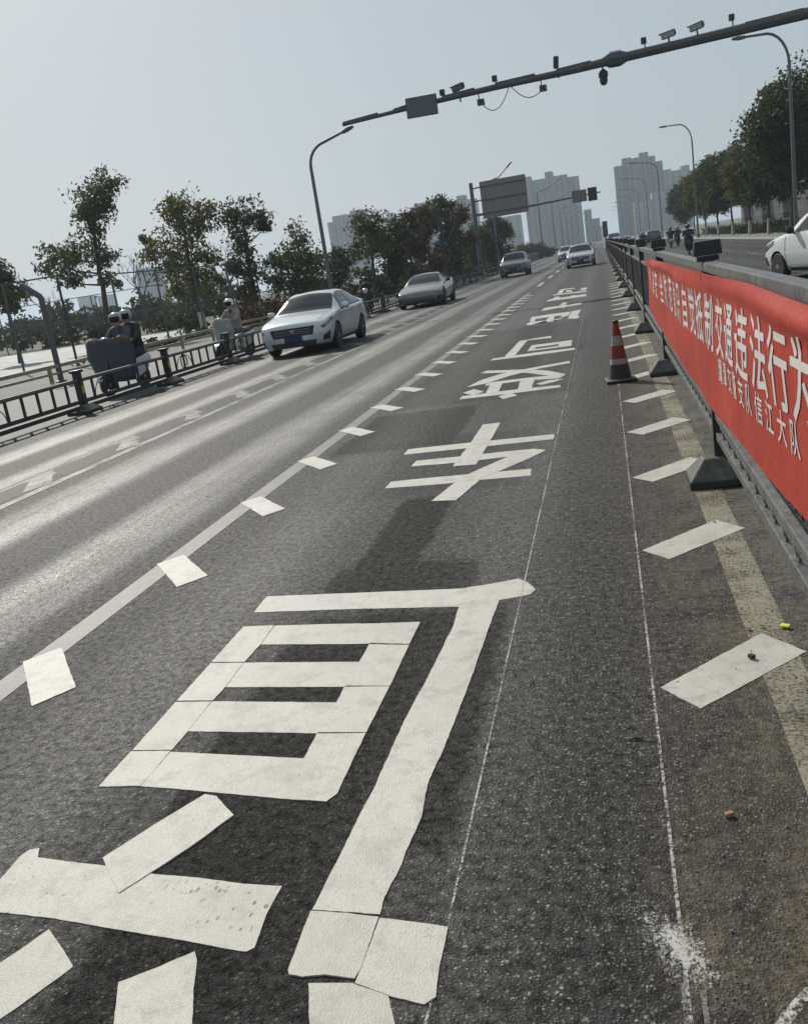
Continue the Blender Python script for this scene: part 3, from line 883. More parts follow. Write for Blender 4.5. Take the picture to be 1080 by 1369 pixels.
for k_ in range(1, 8):
    lpn.box((0, -SPL / 2 + k_ * SPL / 8, .41), (.03, .05, .34))
for k_ in range(1, 3, 2):
    yc = -SPL / 2 + (k_ + 1) * SPL / 8
    lpn.tube([(.0, yc + .4 * math.cos(a_), .23 + .3 * math.sin(a_)) for a_ in np.linspace(0, PI, 12)], .009, 5)
lpn.box((0, 0, .235), (.02, SPL - .15, .02)); lpn.box((0, 0, .56), (.02, SPL - .15, .02))
lpn.tube([(.0, -SPL / 4 + .15 * math.cos(a_), .38 + .15 * math.sin(a_)) for a_ in np.linspace(0, 2 * PI, 15)], .014, 5, False)
lpn0 = lpn.build('ornament_panel', MT['steel'], lf)
for k_ in range(-3, 27):
    y = 14.9 + SPL * k_
    if k_ == -3:
        p_, q_ = lp0, lpn0
    else:
        p_ = copy_tree(lp0, lf); q_ = copy_tree(lpn0, lf)
    p_.location = (0, y, 0)
    q_.location = (0, y - SPL / 2, 0)

# low beige guard rail beyond the bike lane
gr = empty('guard_rail', (-15.4, 0, 0), 0, 'low beige guard rail along the far edge of the bike lane', 'guard rail')
MT['beige'] = rough_metal('beige_rail', (.26, .22, .15), .6)
long_rail('rail', .46, .08, .10, 8, 150, MT['beige'], gr)
long_rail('rail', .26, .06, .07, 8, 150, MT['beige'], gr)
gp0 = MB().box((0, 0, .24), (.09, .09, .48)).build('post', MT['beige'], gr, bevel=.008)
for k_ in range(48):
    p_ = gp0 if k_ == 0 else copy_tree(gp0, gr)
    p_.location = (0, 9 + k_ * 2.9, 0)

# bent pole
bp = MB()
bp.tube([(0, 0, 0), (0, 0, 2.32), (-.03, 0, 2.42), (-.12, 0, 2.5), (-.55, .05, 2.80)], .085, 10)
bpo = empty('bent_pole', (-15.42, 24, 0), 0, 'thick dark pole with a bent top beside the beige guard rail', 'pole')
bp.build('shaft', MT['gantry'], bpo, True)
MB().lathe([(.16, 0), (.16, .03), (.10, .05)], n=12).build('flange', MT['gantry'], bpo)
MB().lathe([(.09, 0), (.06, .03)], (0, 0, 0), 10).build('end_cap', MT['gantry'], bpo).matrix_local = Matrix.Translation((-.55, .05, 2.80)) @ Matrix.Rotation(R(-55), 4, 'Y')

# tall wire fence round the ball court
cf = empty('court_fence', (0, 0, 0), 0, 'tall thin wire fence around the ball court left of the road', 'fence')
def wirem():
    m = mat('fence_wire', (.05, .055, .055), .5)
    t = NT(m)
    cx, cy, cz = t.sep(t.coord())
    u = t.math('ADD', cx, cy)
    a_ = t.math('ABSOLUTE', t.math('SUBTRACT', t.math('FRACT', t.math('MULTIPLY', t.math('ADD', u, cz), 9)), .5))
    b2 = t.math('ABSOLUTE', t.math('SUBTRACT', t.math('FRACT', t.math('MULTIPLY', t.math('SUBTRACT', u, cz), 9)), .5))
    t.put(t.b.inputs['Alpha'], t.math('GREATER_THAN', t.math('MAXIMUM', a_, b2), .4975))
    return m
MT['wire'] = wirem()
cp0 = MB().tube([(0, 0, 0), (0, 0, 3.4)], .045, 8).build('post', MT['gantry'], cf)
first = True
def court(a, b, n, h_):
    global first
    a, b = Vector(a), Vector(b)
    for i in range(n + 1):
        p_ = cp0 if first else copy_tree(cp0, cf)
        first = False
        p_.location = a.lerp(b, i / n)
        p_.scale = (1, 1, h_ / 3.4)
    for z in (h_ - .02, h_ * .5):
        MB().tube([(a.x, a.y, z), (b.x, b.y, z)], .03, 6).build('rail', MT['gantry'], cf)
    obj('wire_mesh', [(a.x, a.y, .1), (b.x, b.y, .1), (b.x, b.y, h_), (a.x, a.y, h_)], [(0, 1, 2, 3)], MT['wire'], cf)
court((-23.6, 31, 0), (-19.1, 31, 0), 2, 3.3)
court((-19.1, 31, 0), (-17.2, 62, 0), 9, 3.2)
court((-46, 60, 0), (-17.2, 62, 0), 8, 3.2)

# ------------------------------------------------------------------ street lamps
def lamp(x, y, H, arm, side, label, rise=.25, r0=.10):
    """side +1: arm reaches toward +X"""
    e = empty('street_lamp', (x, y, 0), 0, label, 'street lamp', 'street lamps along the road')
    pts = [(0, 0, 0), (0, 0, H * .45), (0, 0, H * .84)]
    hz_ = H * .16
    for k_ in range(1, 7):
        a_ = k_ / 6 * PI / 2 * .92
        rr = arm * .42
        pts.append((side * rr * (1 - math.cos(a_)), 0, H * .84 + (hz_ - rise) * math.sin(a_)))
    pts.append((side * arm * .78, 0, H - rise * .35))
    rad = [r0, r0 * .85, r0 * .7] + [r0 * .6] * 6 + [r0 * .5]
    MB().tube(pts, rad, 8).build('pole', MT['lamp'], e, True)
    d = MB()
    d.tube([(side * arm * .76, 0, H - rise * .4), (side * arm * .88, 0, H - rise * .16), (side * arm, 0, H)], [r0 * .75, r0 * 1.0, r0 * .55], 8)
    d.build('lamp_head', MT['lamp'], e, True)
    MB().lathe([(r0 * 2.1, 0), (r0 * 2.1, .04), (r0 * 1.4, .06), (r0 * 1.3, .5), (r0 * 1.05, .55)], n=10).build('base', MT['lamp'], e)
    return e
lamp(-9.72, 33.4, 6.62, 1.75, 1, 'nearest left street lamp, its arm meeting the end of the camera gantry', .3, .085)
lamp(9.75, 52.5, 10.05, 2.6, -1, 'nearest right street lamp, rising out of the big dark tree crown', .05, .11)
lamp(-9.72, 92, 9.75, 2.3, 1, 'left street lamp poking up just behind the big traffic sign board', 1.2, .10)
lamp(10.2, 108, 11.9, 3.2, -1, 'right street lamp standing over the row of round trees', .05, .11)
for i, y in enumerate((164, 211, 257, 303, 350, 396)):
    lamp(-9.72, y, 12.4, 4.2, 1, 'distant left street lamp in front of the big grey tower, number %s from the sign' % ('one two three four five six'.split()[i]) if False else
         ['distant left street lamp, the tallest and nearest of those before the big grey tower', 'second lamp of the receding left row before the grey tower', 'third lamp of the receding left row before the grey tower',
          'fourth lamp of the receding left row before the grey tower', 'fifth lamp of the receding left row, small and hazy', 'farthest lamp of the receding left row, almost lost in haze'][i], 1.6, .12)
for i, y in enumerate((169, 212, 258, 304, 350, 396, 442)):
    lamp(10.2, y, 13.0, 4.6, -1,
         ['distant right street lamp, tallest of the row against the right hand tower', 'second lamp of the receding right row against the tower', 'third lamp of the receding right row at the tower edge',
          'fourth lamp of the receding right row against open sky', 'fifth lamp of the receding right row against open sky', 'sixth lamp of the receding right row, small and hazy', 'farthest lamp of the receding right row, tiny above the traffic'][i], .4, .12)

# ------------------------------------------------------------------ camera gantry across the road
gn = empty('camera_gantry', (8.9, 33, 0), 0, 'long dark steel gantry arm across the road carrying traffic cameras', 'gantry')
def gx(x): return x - 8.9
bm_ = MB()
seg = [(-8.23, 6.68, .06), (-6.9, 6.74, .065), (-5.0, 6.83, .085), (-2.9, 6.90, .10), (-.3, 6.94, .115), (.8, 7.0, .14), (2.6, 7.06, .145), (5.1, 7.15, .16), (8.9, 7.3, .18)]
bm_.tube([(gx(x), 0, z) for x, z, r_ in seg], [r_ for x, z, r_ in seg], 8)
bm_.build('arm', MT['gantry'], gn)
MB().tube([(0, 0, 0), (0, 0, 7.7)], [.24, .19], 12).build('mast', MT['gantry'], gn, True)
for x0, x1, z0, z1 in ((-8.2, -6.95, 6.71, 6.79), (-6.4, -5.9, 6.80, 6.86), (-4.7, -3.6, 6.90, 6.96), (-2.9, -1.6, 6.98, 7.02), (-.9, .2, 7.02, 7.07), (1.3, 4.2, 7.10, 7.18), (4.9, 6.6, 7.26, 7.33)):
    dx = x1 - x0
    MB().box((gx((x0 + x1) / 2), 0, (z0 + z1) / 2), (dx, .12, .10), Matrix.Rotation(-math.atan2(z1 - z0, dx), 3, 'Y')).build('cable_tray', MT['gantry'], gn)
MB().lathe([(.10, -.42), (.24, -.16), (.24, .16), (.12, .42)], (gx(.95), 0, 7.02), 8, 'x').build('joint_flange', MT['gantry'], gn)
sb = MB().box((0, 0, 0), (1.06, .07, .64), Matrix.Rotation(R(1), 3, 'Y')).build('sign_box', MT['gantry'], gn, bevel=.015, loc=(gx(-5.40), -.16, 6.74))
MB().box((0, -.04, 0), (1.0, .012, .58)).build('panel_face', rough_metal('sign_box_face', (.10, .12, .14), .4, var=.1), sb)
MT['camgrey'] = rough_metal('camera_housing', (.10, .105, .10), .45)
MT['campale'] = rough_metal('pale_camera_housing', (.34, .35, .34), .45)
def flash(x, z):
    e = MB().box((0, 0, 0), (.17, .16, .18)).build('flash_unit', MT['camgrey'], gn, bevel=.015, loc=(gx(x), 0, z))
    MB().tube([(.03, 0, -.30), (.03, 0, -.09)], .022, 6).build('bracket', MT['gantry'], e)
    MB().box((0, -.083, 0), (.13, .008, .14)).build('lens', MT['black'], e)
def camera(x, z, rz, m, drop=-.22):
    e = MB().box((0, 0, 0), (.16, .42, .16)).build('traffic_camera', m, gn, bevel=.02, loc=(gx(x), 0, z))
    e.rotation_euler = (R(-6), 0, rz)
    MB().box((0, .02, .09), (.20, .50, .02)).build('sun_shield', m, e)
    MB().lathe([(.065, 0), (.065, .03), (.04, .035)], (0, -.24, 0), 12, 'y').build('lens', MT['black'], e)
    MB().tube([(0, 0, drop), (0, 0, -.07)], .03, 6).build('bracket', MT['gantry'], e)
flash(-4.68, 7.06); flash(-2.91, 7.16); flash(1.87, 7.38); flash(4.52, 7.53)
camera(-4.14, 7.10, 1.1, MT['camgrey'], -.45)
camera(2.62, 7.40, 1.2, MT['campale'])
camera(3.48, 7.46, 1.0, MT['campale'])
for x, z in ((-3.44, 6.53), (-1.38, 6.58)):
    e = MB().box((0, 0, 0), (.24, .2, .19)).build('hanging_camera', MT['camgrey'], gn, bevel=.02, loc=(gx(x), 0, z))
    MB().tube([(-.05, 0, .09), (-.05, 0, .35)], .02, 6).build('bracket', MT['gantry'], e)
    MB().lathe([(.06, -.11), (.06, -.10)], (0, 0, 0), 10, 'y').build('lens', MT['black'], e)
e = MB().box((0, 0, 0), (.17, .15, .36), Matrix.Rotation(R(6), 3, 'Y')).build('radar_unit', MT['steel'], gn, bevel=.03, loc=(gx(-.89), 0, 7.27))
e = MB().lathe([(.03, .22), (.09, .18), (.15, .12), (.15, -.02), (.12, -.04), (.13, -.14), (.09, -.24), (.03, -.27)], n=16).build('dome_camera', MT['steel'], gn, True, loc=(gx(.55), 0, 6.58))
MB().tube([(0, 0, .2), (0, 0, .40)], .03, 6).build('bracket', MT['gantry'], e)
for a_, b_, s_ in (((-3.40, 6.45), (-2.46, 6.85), .42), ((-2.42, 6.85), (-1.42, 6.55), .30), ((-.95, 7.0), (-.75, 7.0), .2)):
    pts = [(gx(a_[0] + (b_[0] - a_[0]) * k_ / 10), 0, a_[1] + (b_[1] - a_[1]) * k_ / 10 - s_ * 4 * (k_ / 10) * (1 - k_ / 10)) for k_ in range(11)]
    MB().tube(pts, .014, 5).build('cable', MT['black'], gn)

# ------------------------------------------------------------------ sign gantry farther along
sg = empty('sign_gantry', (-9.75, 78, 0), 0, 'roadside gantry showing the blank back of a large traffic sign board', 'sign gantry')
MB().tube([(0, 0, 0), (0, 0, 7.45)], [.20, .15], 10).build('mast', MT['gantry'], sg, True)
bd = MB().box((2.55, -.18, 5.98), (3.68, .06, 2.86)).build('sign_board', MT['sign'], sg, bevel=.01)
for z in (7.0, 5.97, 4.93):
    MB().box((2.55, -.235, z), (3.64, .05, .12)).build('rib', MT['gantry'], bd)
for z in (6.98, 5.98, 4.94):
    MB().tube([(0, 0, z), (.7, -.1, z + .03)], .06, 6).build('bracket', MT['gantry'], sg)
MB().tube([(.2, 0, 4.92), (4.5, 0, 4.95), (10.05, 0, 5.12)], [.10, .09, .05], 8).build('arm', MT['gantry'], sg)
lb = MB().box((8.4, -.12, 5.06), (1.15, .05, .90)).build('lane_sign', MT['sign'], sg)
for k_ in range(4):
    MB().box((8.0 + k_ * .27, -.15, 5.06), (.05, .02, .84)).build('slat', MT['gantry'], lb)
tb = MB().box((9.42, -.12, 5.06), (.70, .22, 1.0)).build('signal_box', MT['black'], sg, bevel=.03)
MB().box((9.42, -.24, 5.06), (.58, .012, .86)).build('screen', MT['glass'], tb)

# slim dark post sign beyond the barrier
ps = empty('sign_post', (.75, 150, 0), 0, 'tall dark narrow box sign at the far end of the median', 'sign')
MB().box((0, 0, 2.9), (.75, .2, 2.3)).build('sign_box', MT['black'], ps, bevel=.03)
MB().tube([(0, 0, 0), (0, 0, 1.8)], .09, 8).build('post', MT['steel'], ps)

# ------------------------------------------------------------------ cars
MT['lampdark'] = mat('smoked_lamp_glass', (.05, .055, .06), .08, .2, coat=.8)
class Loft:
    def __init__(s, st):
        a = np.array(st, float)
        s.t = a[:, 0]
        s.c = a[:, 1:]
        n = len(s.t)
        s.m = np.zeros_like(s.c)
        for i in range(n):
            if i == 0: s.m[i] = (s.c[1] - s.c[0]) / (s.t[1] - s.t[0])
            elif i == n - 1: s.m[i] = (s.c[i] - s.c[i - 1]) / (s.t[i] - s.t[i - 1])
            else:
                d0 = (s.c[i] - s.c[i - 1]) / (s.t[i] - s.t[i - 1]); d1 = (s.c[i + 1] - s.c[i]) / (s.t[i + 1] - s.t[i])
                k = np.where(d0 * d1 > 0, 2 * d0 * d1 / (d0 + d1 + 1e-12), 0)
                s.m[i] = k
        s.L = s.t[-1]
    def row(s, t):
        i = int(np.clip(np.searchsorted(s.t, t) - 1, 0, len(s.t) - 2))
        h = s.t[i + 1] - s.t[i]
        u = (t - s.t[i]) / h
        return ((2 * u ** 3 - 3 * u ** 2 + 1) * s.c[i] + (u ** 3 - 2 * u ** 2 + u) * h * s.m[i] + (-2 * u ** 3 + 3 * u ** 2) * s.c[i + 1] + (u ** 3 - u ** 2) * h * s.m[i + 1])
    def sec(s, t):
        wm, ws, wr, zb, zm, ze, zr, zt = s.row(t)
        return np.array([(0, zb), (wm * .86, zb), (wm, zm), (ws, ze), (wr, zr), (wr * .58, zr + (zt - zr) * .72), (0, zt)])
    def at(s, t, v):
        p = s.sec(t)
        i = int(min(5, math.floor(v)))
        u = v - i
        p1, p2 = p[i], p[i + 1]
        p0 = p[i - 1] if i > 0 else np.array((-p[1][0], p[1][1]))
        p3 = p[i + 2] if i < 5 else np.array((-p[5][0], p[5][1]))
        cr_ = .5 * (2 * p1 + (p2 - p0) * u + (2 * p0 - 5 * p1 + 4 * p2 - p3) * u * u + (3 * p1 - p0 - 3 * p2 + p3) * u ** 3)
        q = p1 + (p2 - p1) * u
        k = .55 if i in (2, 3) else .75
        if i <= 1: k = .45
        q = cr_ * k + q * (1 - k)
        return np.array((max(q[0], 0) if v in (0, 6) else q[0], s.L / 2 - t, q[1]))
    def off(s, t, v, o):
        e = .01
        p = s.at(t, v)
        a = s.at(min(t + e, s.L), v) - s.at(max(t - e, 0), v)
        b = s.at(t, min(v + e, 5.999)) - s.at(t, max(v - e, .001))
        n = np.cross(a, b)
        n = n / (np.linalg.norm(n) + 1e-9)
        c = p - np.array((0, p[1], .6))
        if n[0] * c[0] + n[2] * c[2] < 0: n = -n
        return p + n * o
    def patch(s, mb, q, side=1, nt=10, nv=6, o=.006):
        """q: four (t, v) corners"""
        (a, b, c, d) = q
        vs = []
        for j in range(nv + 1):
            for i in range(nt + 1):
                u, w_ = i / nt, j / nv
                t_ = (a[0] * (1 - u) + b[0] * u) * (1 - w_) + (d[0] * (1 - u) + c[0] * u) * w_
                v_ = (a[1] * (1 - u) + b[1] * u) * (1 - w_) + (d[1] * (1 - u) + c[1] * u) * w_
                p = s.off(t_, min(v_, 5.999), o)
                if v_ >= 5.999: p[0] = 0
                vs.append((p[0] * side, p[1], p[2]))
        fs = [(j * (nt + 1) + i, j * (nt + 1) + i + 1, (j + 1) * (nt + 1) + i + 1, (j + 1) * (nt + 1) + i) for j in range(nv) for i in range(nt)]
        mb.add(vs, fs)

SEDAN = [[0.00, .60, .57, .46, .27, .47, .66, .70, .725], [.04, .74, .70, .56, .24, .48, .71, .755, .785], [.16, .83, .80, .64, .21, .50, .76, .81, .84], [.45, .885, .845, .69, .19, .52, .83, .885, .91],
         [.85, .90, .86, .72, .18, .54, .885, .94, .975], [1.18, .90, .87, .74, .18, .55, .92, .985, 1.02], [1.60, .90, .875, .69, .18, .56, .94, 1.165, 1.25], [2.0, .90, .875, .62, .18, .57, .955, 1.35, 1.445],
         [2.5, .90, .875, .59, .18, .57, .965, 1.43, 1.495], [3.1, .90, .875, .59, .18, .57, .98, 1.41, 1.48], [3.6, .90, .87, .60, .18, .57, 1.0, 1.32, 1.385], [4.0, .895, .86, .64, .19, .57, 1.03, 1.19, 1.24],
         [4.28, .88, .83, .67, .21, .58, 1.05, 1.10, 1.13], [4.5, .84, .79, .64, .25, .60, 1.02, 1.07, 1.09], [4.62, .78, .71, .57, .30, .62, .95, .99, 1.02], [4.66, .70, .63, .52, .36, .62, .89, .92, .95]]
COUPE = [[0.00, .62, .57, .42, .26, .42, .54, .57, .59], [.05, .78, .73, .54, .22, .43, .60, .63, .65], [.2, .88, .82, .62, .18, .45, .66, .69, .72], [.6, .93, .87, .66, .16, .48, .74, .79, .80],
         [1.1, .95, .88, .70, .16, .50, .82, .87, .88], [1.5, .95, .88, .72, .16, .51, .87, .92, .95], [2.0, .95, .88, .66, .16, .52, .90, 1.14, 1.19], [2.45, .95, .88, .58, .16, .53, .92, 1.29, 1.345],
         [2.9, .95, .88, .55, .16, .53, .93, 1.32, 1.385], [3.4, .95, .88, .55, .16, .54, .95, 1.28, 1.35], [3.9, .95, .875, .57, .17, .55, .98, 1.18, 1.25], [4.35, .94, .86, .62, .18, .56, 1.0, 1.08, 1.13],
         [4.7, .91, .83, .63, .22, .57, .97, 1.01, 1.04], [4.88, .84, .76, .56, .28, .58, .90, .93, .96], [4.93, .76, .68, .5, .34, .58, .84, .87, .89]]
SUVS = [[0.00, .62, .60, .48, .36, .58, .80, .84, .86], [.05, .76, .73, .58, .30, .58, .86, .90, .92], [.18, .86, .83, .66, .25, .58, .92, .97, .99], [.5, .92, .88, .72, .23, .60, .98, 1.03, 1.06],
        [1.0, .93, .90, .75, .23, .62, 1.03, 1.08, 1.11], [1.3, .93, .90, .76, .23, .63, 1.05, 1.11, 1.15], [1.65, .93, .90, .72, .23, .64, 1.07, 1.36, 1.41], [2.0, .93, .90, .66, .23, .65, 1.08, 1.55, 1.62],
        [2.5, .93, .90, .63, .23, .65, 1.09, 1.61, 1.68], [3.2, .93, .90, .63, .23, .65, 1.11, 1.60, 1.67], [3.8, .93, .89, .64, .23, .66, 1.13, 1.54, 1.62], [4.2, .92, .88, .67, .24, .66, 1.14, 1.36, 1.44],
        [4.45, .89, .84, .70, .28, .66, 1.10, 1.17, 1.21], [4.58, .82, .76, .62, .34, .66, 1.0, 1.05, 1.08], [4.62, .76, .70, .56, .38, .66, .94, .98, 1.0]]
HATCH = [[0.00, .58, .54, .42, .30, .48, .68, .72, .75], [.05, .72, .68, .52, .25, .50, .74, .79, .82], [.2, .81, .77, .60, .21, .52, .80, .86, .89], [.5, .84, .80, .64, .20, .54, .87, .93, .97],
         [.85, .85, .81, .67, .19, .56, .93, .99, 1.03], [1.1, .85, .815, .68, .19, .57, .96, 1.03, 1.08], [1.5, .85, .815, .64, .19, .58, .99, 1.27, 1.33], [1.9, .85, .815, .58, .19, .58, 1.0, 1.44, 1.50],
         [2.4, .85, .815, .56, .19, .58, 1.01, 1.48, 1.545], [2.9, .85, .815, .56, .19, .58, 1.02, 1.47, 1.535], [3.35, .85, .81, .58, .19, .58, 1.04, 1.40, 1.46], [3.7, .84, .79, .61, .21, .58, 1.05, 1.24, 1.29],
         [3.92, .80, .74, .60, .26, .58, .98, 1.06, 1.10], [4.0, .72, .66, .52, .34, .58, .90, .95, .98]]
KIND = {
    'sedan': dict(st=SEDAN, fw=.92, rw=3.60, wr=.325, ws=(1.26, 1.96), sw=((1.62, 2.66, 2.62, 1.97), (2.74, 3.86, 3.52, 2.73)), rg=(3.56, 4.16), mir=1.62, seams=(1.32, 2.70, 3.62)),
    'coupe': dict(st=COUPE, fw=.98, rw=3.88, wr=.35, ws=(1.60, 2.42), sw=((2.02, 2.98, 2.94, 2.42), (3.06, 4.1, 3.7, 3.04)), rg=(3.6, 4.4), mir=1.98, seams=(1.7, 3.0, 3.8)),
    'suv': dict(st=SUVS, fw=.92, rw=3.60, wr=.365, ws=(1.38, 1.98), sw=((1.70, 2.55, 2.52, 2.0), (2.63, 3.95, 3.7, 2.63)), rg=(3.85, 4.36), mir=1.72, seams=(1.35, 2.6, 3.5)),
    'hatch': dict(st=HATCH, fw=.78, rw=3.18, wr=.30, ws=(1.18, 1.86), sw=((1.52, 2.30, 2.28, 1.92), (2.38, 3.3, 3.1, 2.38)), rg=(3.4, 3.8), mir=1.50, seams=(1.15, 2.34, 3.1)),
}
def car(name, kind, label, loc, rz, paintm, scale=1.0, group=None, cat='car', grille='wide', plate=True, wide=1.06, dark_mirror=False):
    K = KIND[kind]
    lf_ = Loft(K['st'])
    L = lf_.L
    e = empty(name, loc, rz, label, cat, group)
    e.scale = (scale * wide, scale, scale)
    # shell
    ts = sorted(set(list(np.linspace(0, .2, 7)) + list(np.linspace(.2, L - .2, 52)) + list(np.linspace(L - .2, L, 6))))
    vsamp = np.concatenate([np.linspace(0, 2, 9), np.linspace(2, 6, 29)[1:]])
    nv = len(vsamp)
    V, F = [], []
    ring_ = 2 * nv - 2
    for t_ in ts:
        half = [lf_.at(t_, v) for v in vsamp]
        half[0][0] = 0; half[-1][0] = 0
        V += [tuple(p) for p in half] + [(-p[0], p[1], p[2]) for p in half[-2:0:-1]]
    for i in range(len(ts) - 1):
        for k in range(ring_):
            F.append((i * ring_ + k, i * ring_ + (k + 1) % ring_, (i + 1) * ring_ + (k + 1) % ring_, (i + 1) * ring_ + k))
    F.append(tuple(range(ring_))[::-1])
    F.append(tuple(range((len(ts) - 1) * ring_, len(ts) * ring_)))
    shell = MB().add(V, F)
    body = shell.build('body', [paintm, MT['black']], e, True, angle=50)
    body.data.polygons.foreach_set('material_index', [0] * len(body.data.polygons))
    cut = MB()
    for t_ in (K['fw'], K['rw']):
        for s_ in (-1, 1):
            r_ = K['wr'] + .055
            cut.lathe([(r_, s_ * .56), (r_, s_ * 1.2)], (0, L / 2 - t_, K['wr']), 28, 'x')
    co_ = cut.build('cut', [paintm, MT['black']])
    co_.data.polygons.foreach_set('material_index', [1] * len(co_.data.polygons))
    md = body.modifiers.new('b', 'BOOLEAN')
    md.object = co_
    md.operation = 'DIFFERENCE'
    md.solver = 'EXACT'
    bpy.context.view_layer.update()
    par = body.parent
    body.parent = None
    bpy.context.view_layer.update()
    me = bpy.data.meshes.new_from_object(body.evaluated_get(bpy.context.evaluated_depsgraph_get()))
    body.modifiers.clear()
    body.data = me
    body.parent = par
    bpy.data.objects.remove(co_)
    # glass
    def both(name_, q, m_, o=.006, nt=10, nv_=6):
        for s_ in (1, -1):
            mb = MB(); lf_.patch(mb, q, s_, nt, nv_, o)
            mb.build(name_, m_, e, True)
    def mid(name_, q, m_, o=.006):
        mb = MB()
        for s_ in (1, -1): lf_.patch(mb, q, s_, 10, 8, o)
        ob = mb.build(name_, m_, e, True)
        bm = bmesh.new(); bm.from_mesh(ob.data); bmesh.ops.remove_doubles(bm, verts=bm.verts, dist=.002); bmesh.ops.recalc_face_normals(bm, faces=bm.faces); bm.to_mesh(ob.data); bm.free()
    a, b = K['ws']
    mid('windscreen', ((a, 4.12), (b, 4.10), (b + .02, 6), (a - .06, 6)), MT['glass'])
    a, b = K['rg']
    mid('rear_window', ((a, 4.15), (b, 4.2), (b, 6), (a - .05, 6)), MT['glass'])
    for (x0, x1, x2, x3) in K['sw']:
        both('side_window', ((x0, 3.12), (x1, 3.12), (x2, 3.92), (x3, 3.90)), MT['glass'], .005)
    for i_, (x0, x1, x2, x3) in enumerate(K['sw']):
        both('window_trim', ((x0 - .07, 3.06), (x1 + .06, 3.06), (x2 + .06, 3.97), (x3 - .06, 3.95)), MT['black'], .0025)
    mid('windscreen_trim', ((K['ws'][0] - .05, 4.04), (K['ws'][1] + .03, 4.03), (K['ws'][1] + .05, 6), (K['ws'][0] - .12, 6)), MT['black'], .003)
    both('bonnet_seam', ((.20, 4.02), (K['ws'][0] - .05, 3.92), (K['ws'][0] - .05, 3.96), (.20, 4.08)), MT['black'], .002, 14, 1)
    for x0 in K['seams']:
        both('door_seam', ((x0 - .011, 1.5), (x0 + .011, 1.5), (x0 + .011, 3.05), (x0 - .011, 3.05)), MT['black'], .002, 1, 10)
    for x0 in K['seams'][1:]:
        both('door_handle', ((x0 - .22, 2.66), (x0 - .06, 2.68), (x0 - .06, 2.76), (x0 - .22, 2.74)), MT['chrome'] if kind == 'sedan' else paintm, .018, 3, 2)
    both('sill_trim', ((K['fw'] + .42, 1.02), (K['rw'] - .42, 1.02), (K['rw'] - .42, 1.25), (K['fw'] + .42, 1.25)), MT['black'], .006)
    # front
    hl = {'sedan': ((.05, 2.45), (.62, 2.78), (.52, 2.95), (.03, 2.80)), 'coupe': ((.06, 2.55), (.62, 2.80), (.60, 2.93), (.05, 2.75)), 'suv': ((.05, 2.4), (.52, 2.72), (.46, 2.95), (.04, 2.75)), 'hatch': ((.08, 2.3), (.62, 2.7), (.62, 2.98), (.12, 2.85))}[kind]
    both('headlight', hl, MT['lampdark'], .006)
    both('lamp_strip', ((hl[0][0] + .05, hl[0][1] + .20), (hl[1][0] - .10, hl[1][1] + .06), (hl[1][0] - .10, hl[1][1] + .10), (hl[0][0] + .05, hl[0][1] + .27)), MT['lampglass'], .010, 8, 1)
    both('tail_light', ((L - .42, 2.62), (L - .03, 2.5), (L - .03, 2.85), (L - .42, 2.93)), MT['redlens'], .006)
    z0, z1 = K['st'][0][4], K['st'][0][8]
    wf = K['st'][0][1]
    def capb(name_, x0, x1, u0, u1, m_, d=.02, y=L / 2):
        zz0, zz1 = z0 + (z1 - z0) * u0, z0 + (z1 - z0) * u1
        k = 1 - .10
        return MB().add([(x0 * k, y - .01, zz0), (x1 * k, y - .01, zz0), (x1, y - .01, zz1), (x0, y - .01, zz1), (x0 * k * .97, y + d, zz0 + .01), (x1 * k * .97, y + d, zz0 + .01), (x1 * .98, y + d, zz1 - .01), (x0 * .98, y + d, zz1 - .01)],
                        [(0, 1, 2, 3), (7, 6, 5, 4), (0, 4, 5, 1), (1, 5, 6, 2), (2, 6, 7, 3), (3, 7, 4, 0)]).build(name_, m_, e)
    if grille != 'none':
        g_ = capb('grille', -wf * .93, wf * .93, .46, .95, MT['black'], .014)
        for k in range(3):
            zz = z0 + (z1 - z0) * (.60 + .11 * k)
            MB().box((0, L / 2 + .017, zz), (wf * 1.5, .006, .012)).build('grille_bar', MT['chrome'], g_)
        MB().box((0, L / 2 + .02, z0 + (z1 - z0) * .74), (.10, .012, .075)).build('badge', MT['chrome'], g_, bevel=.02)
    capb('air_intake', -wf * .97, wf * .97, -.12, .20, MT['black'], .012)
    both('bumper_vent', ((.05, 1.35), (.30, 1.40), (.26, 2.05), (.05, 1.80)), MT['black'], .006)
    if plate:
        MB().box((0, L / 2 + .03, z0 + (z1 - z0) * .33), (.44, .012, .13)).build('number_plate', MT['blueplate'], e, bevel=.004)
    MB().box((0, -L / 2 - .012, K['st'][-1][5]), (.44, .012, .13)).build('number_plate', MT['blueplate'], e, bevel=.004)
    for s_ in (1, -1):
        t_ = K['mir']
        p = lf_.at(t_, 3.0)
        mb = MB().lathe([(.02, -.085), (.065, -.07), (.085, 0), (.075, .06), (.04, .08)], (0, 0, 0), 12, 'x')
        mi = mb.build('wing_mirror', MT['black'] if dark_mirror or kind == 'coupe' else paintm, e, True, loc=(s_ * (p[0] + .11), p[1] - .05, p[2] + .09))
        mi.scale = (1.1, .7, 1.0)
        MB().tube([(0, .0, -.03), (-s_ * .10, -.02, -.09)], .02, 6).build('stalk', MT['black'], mi)
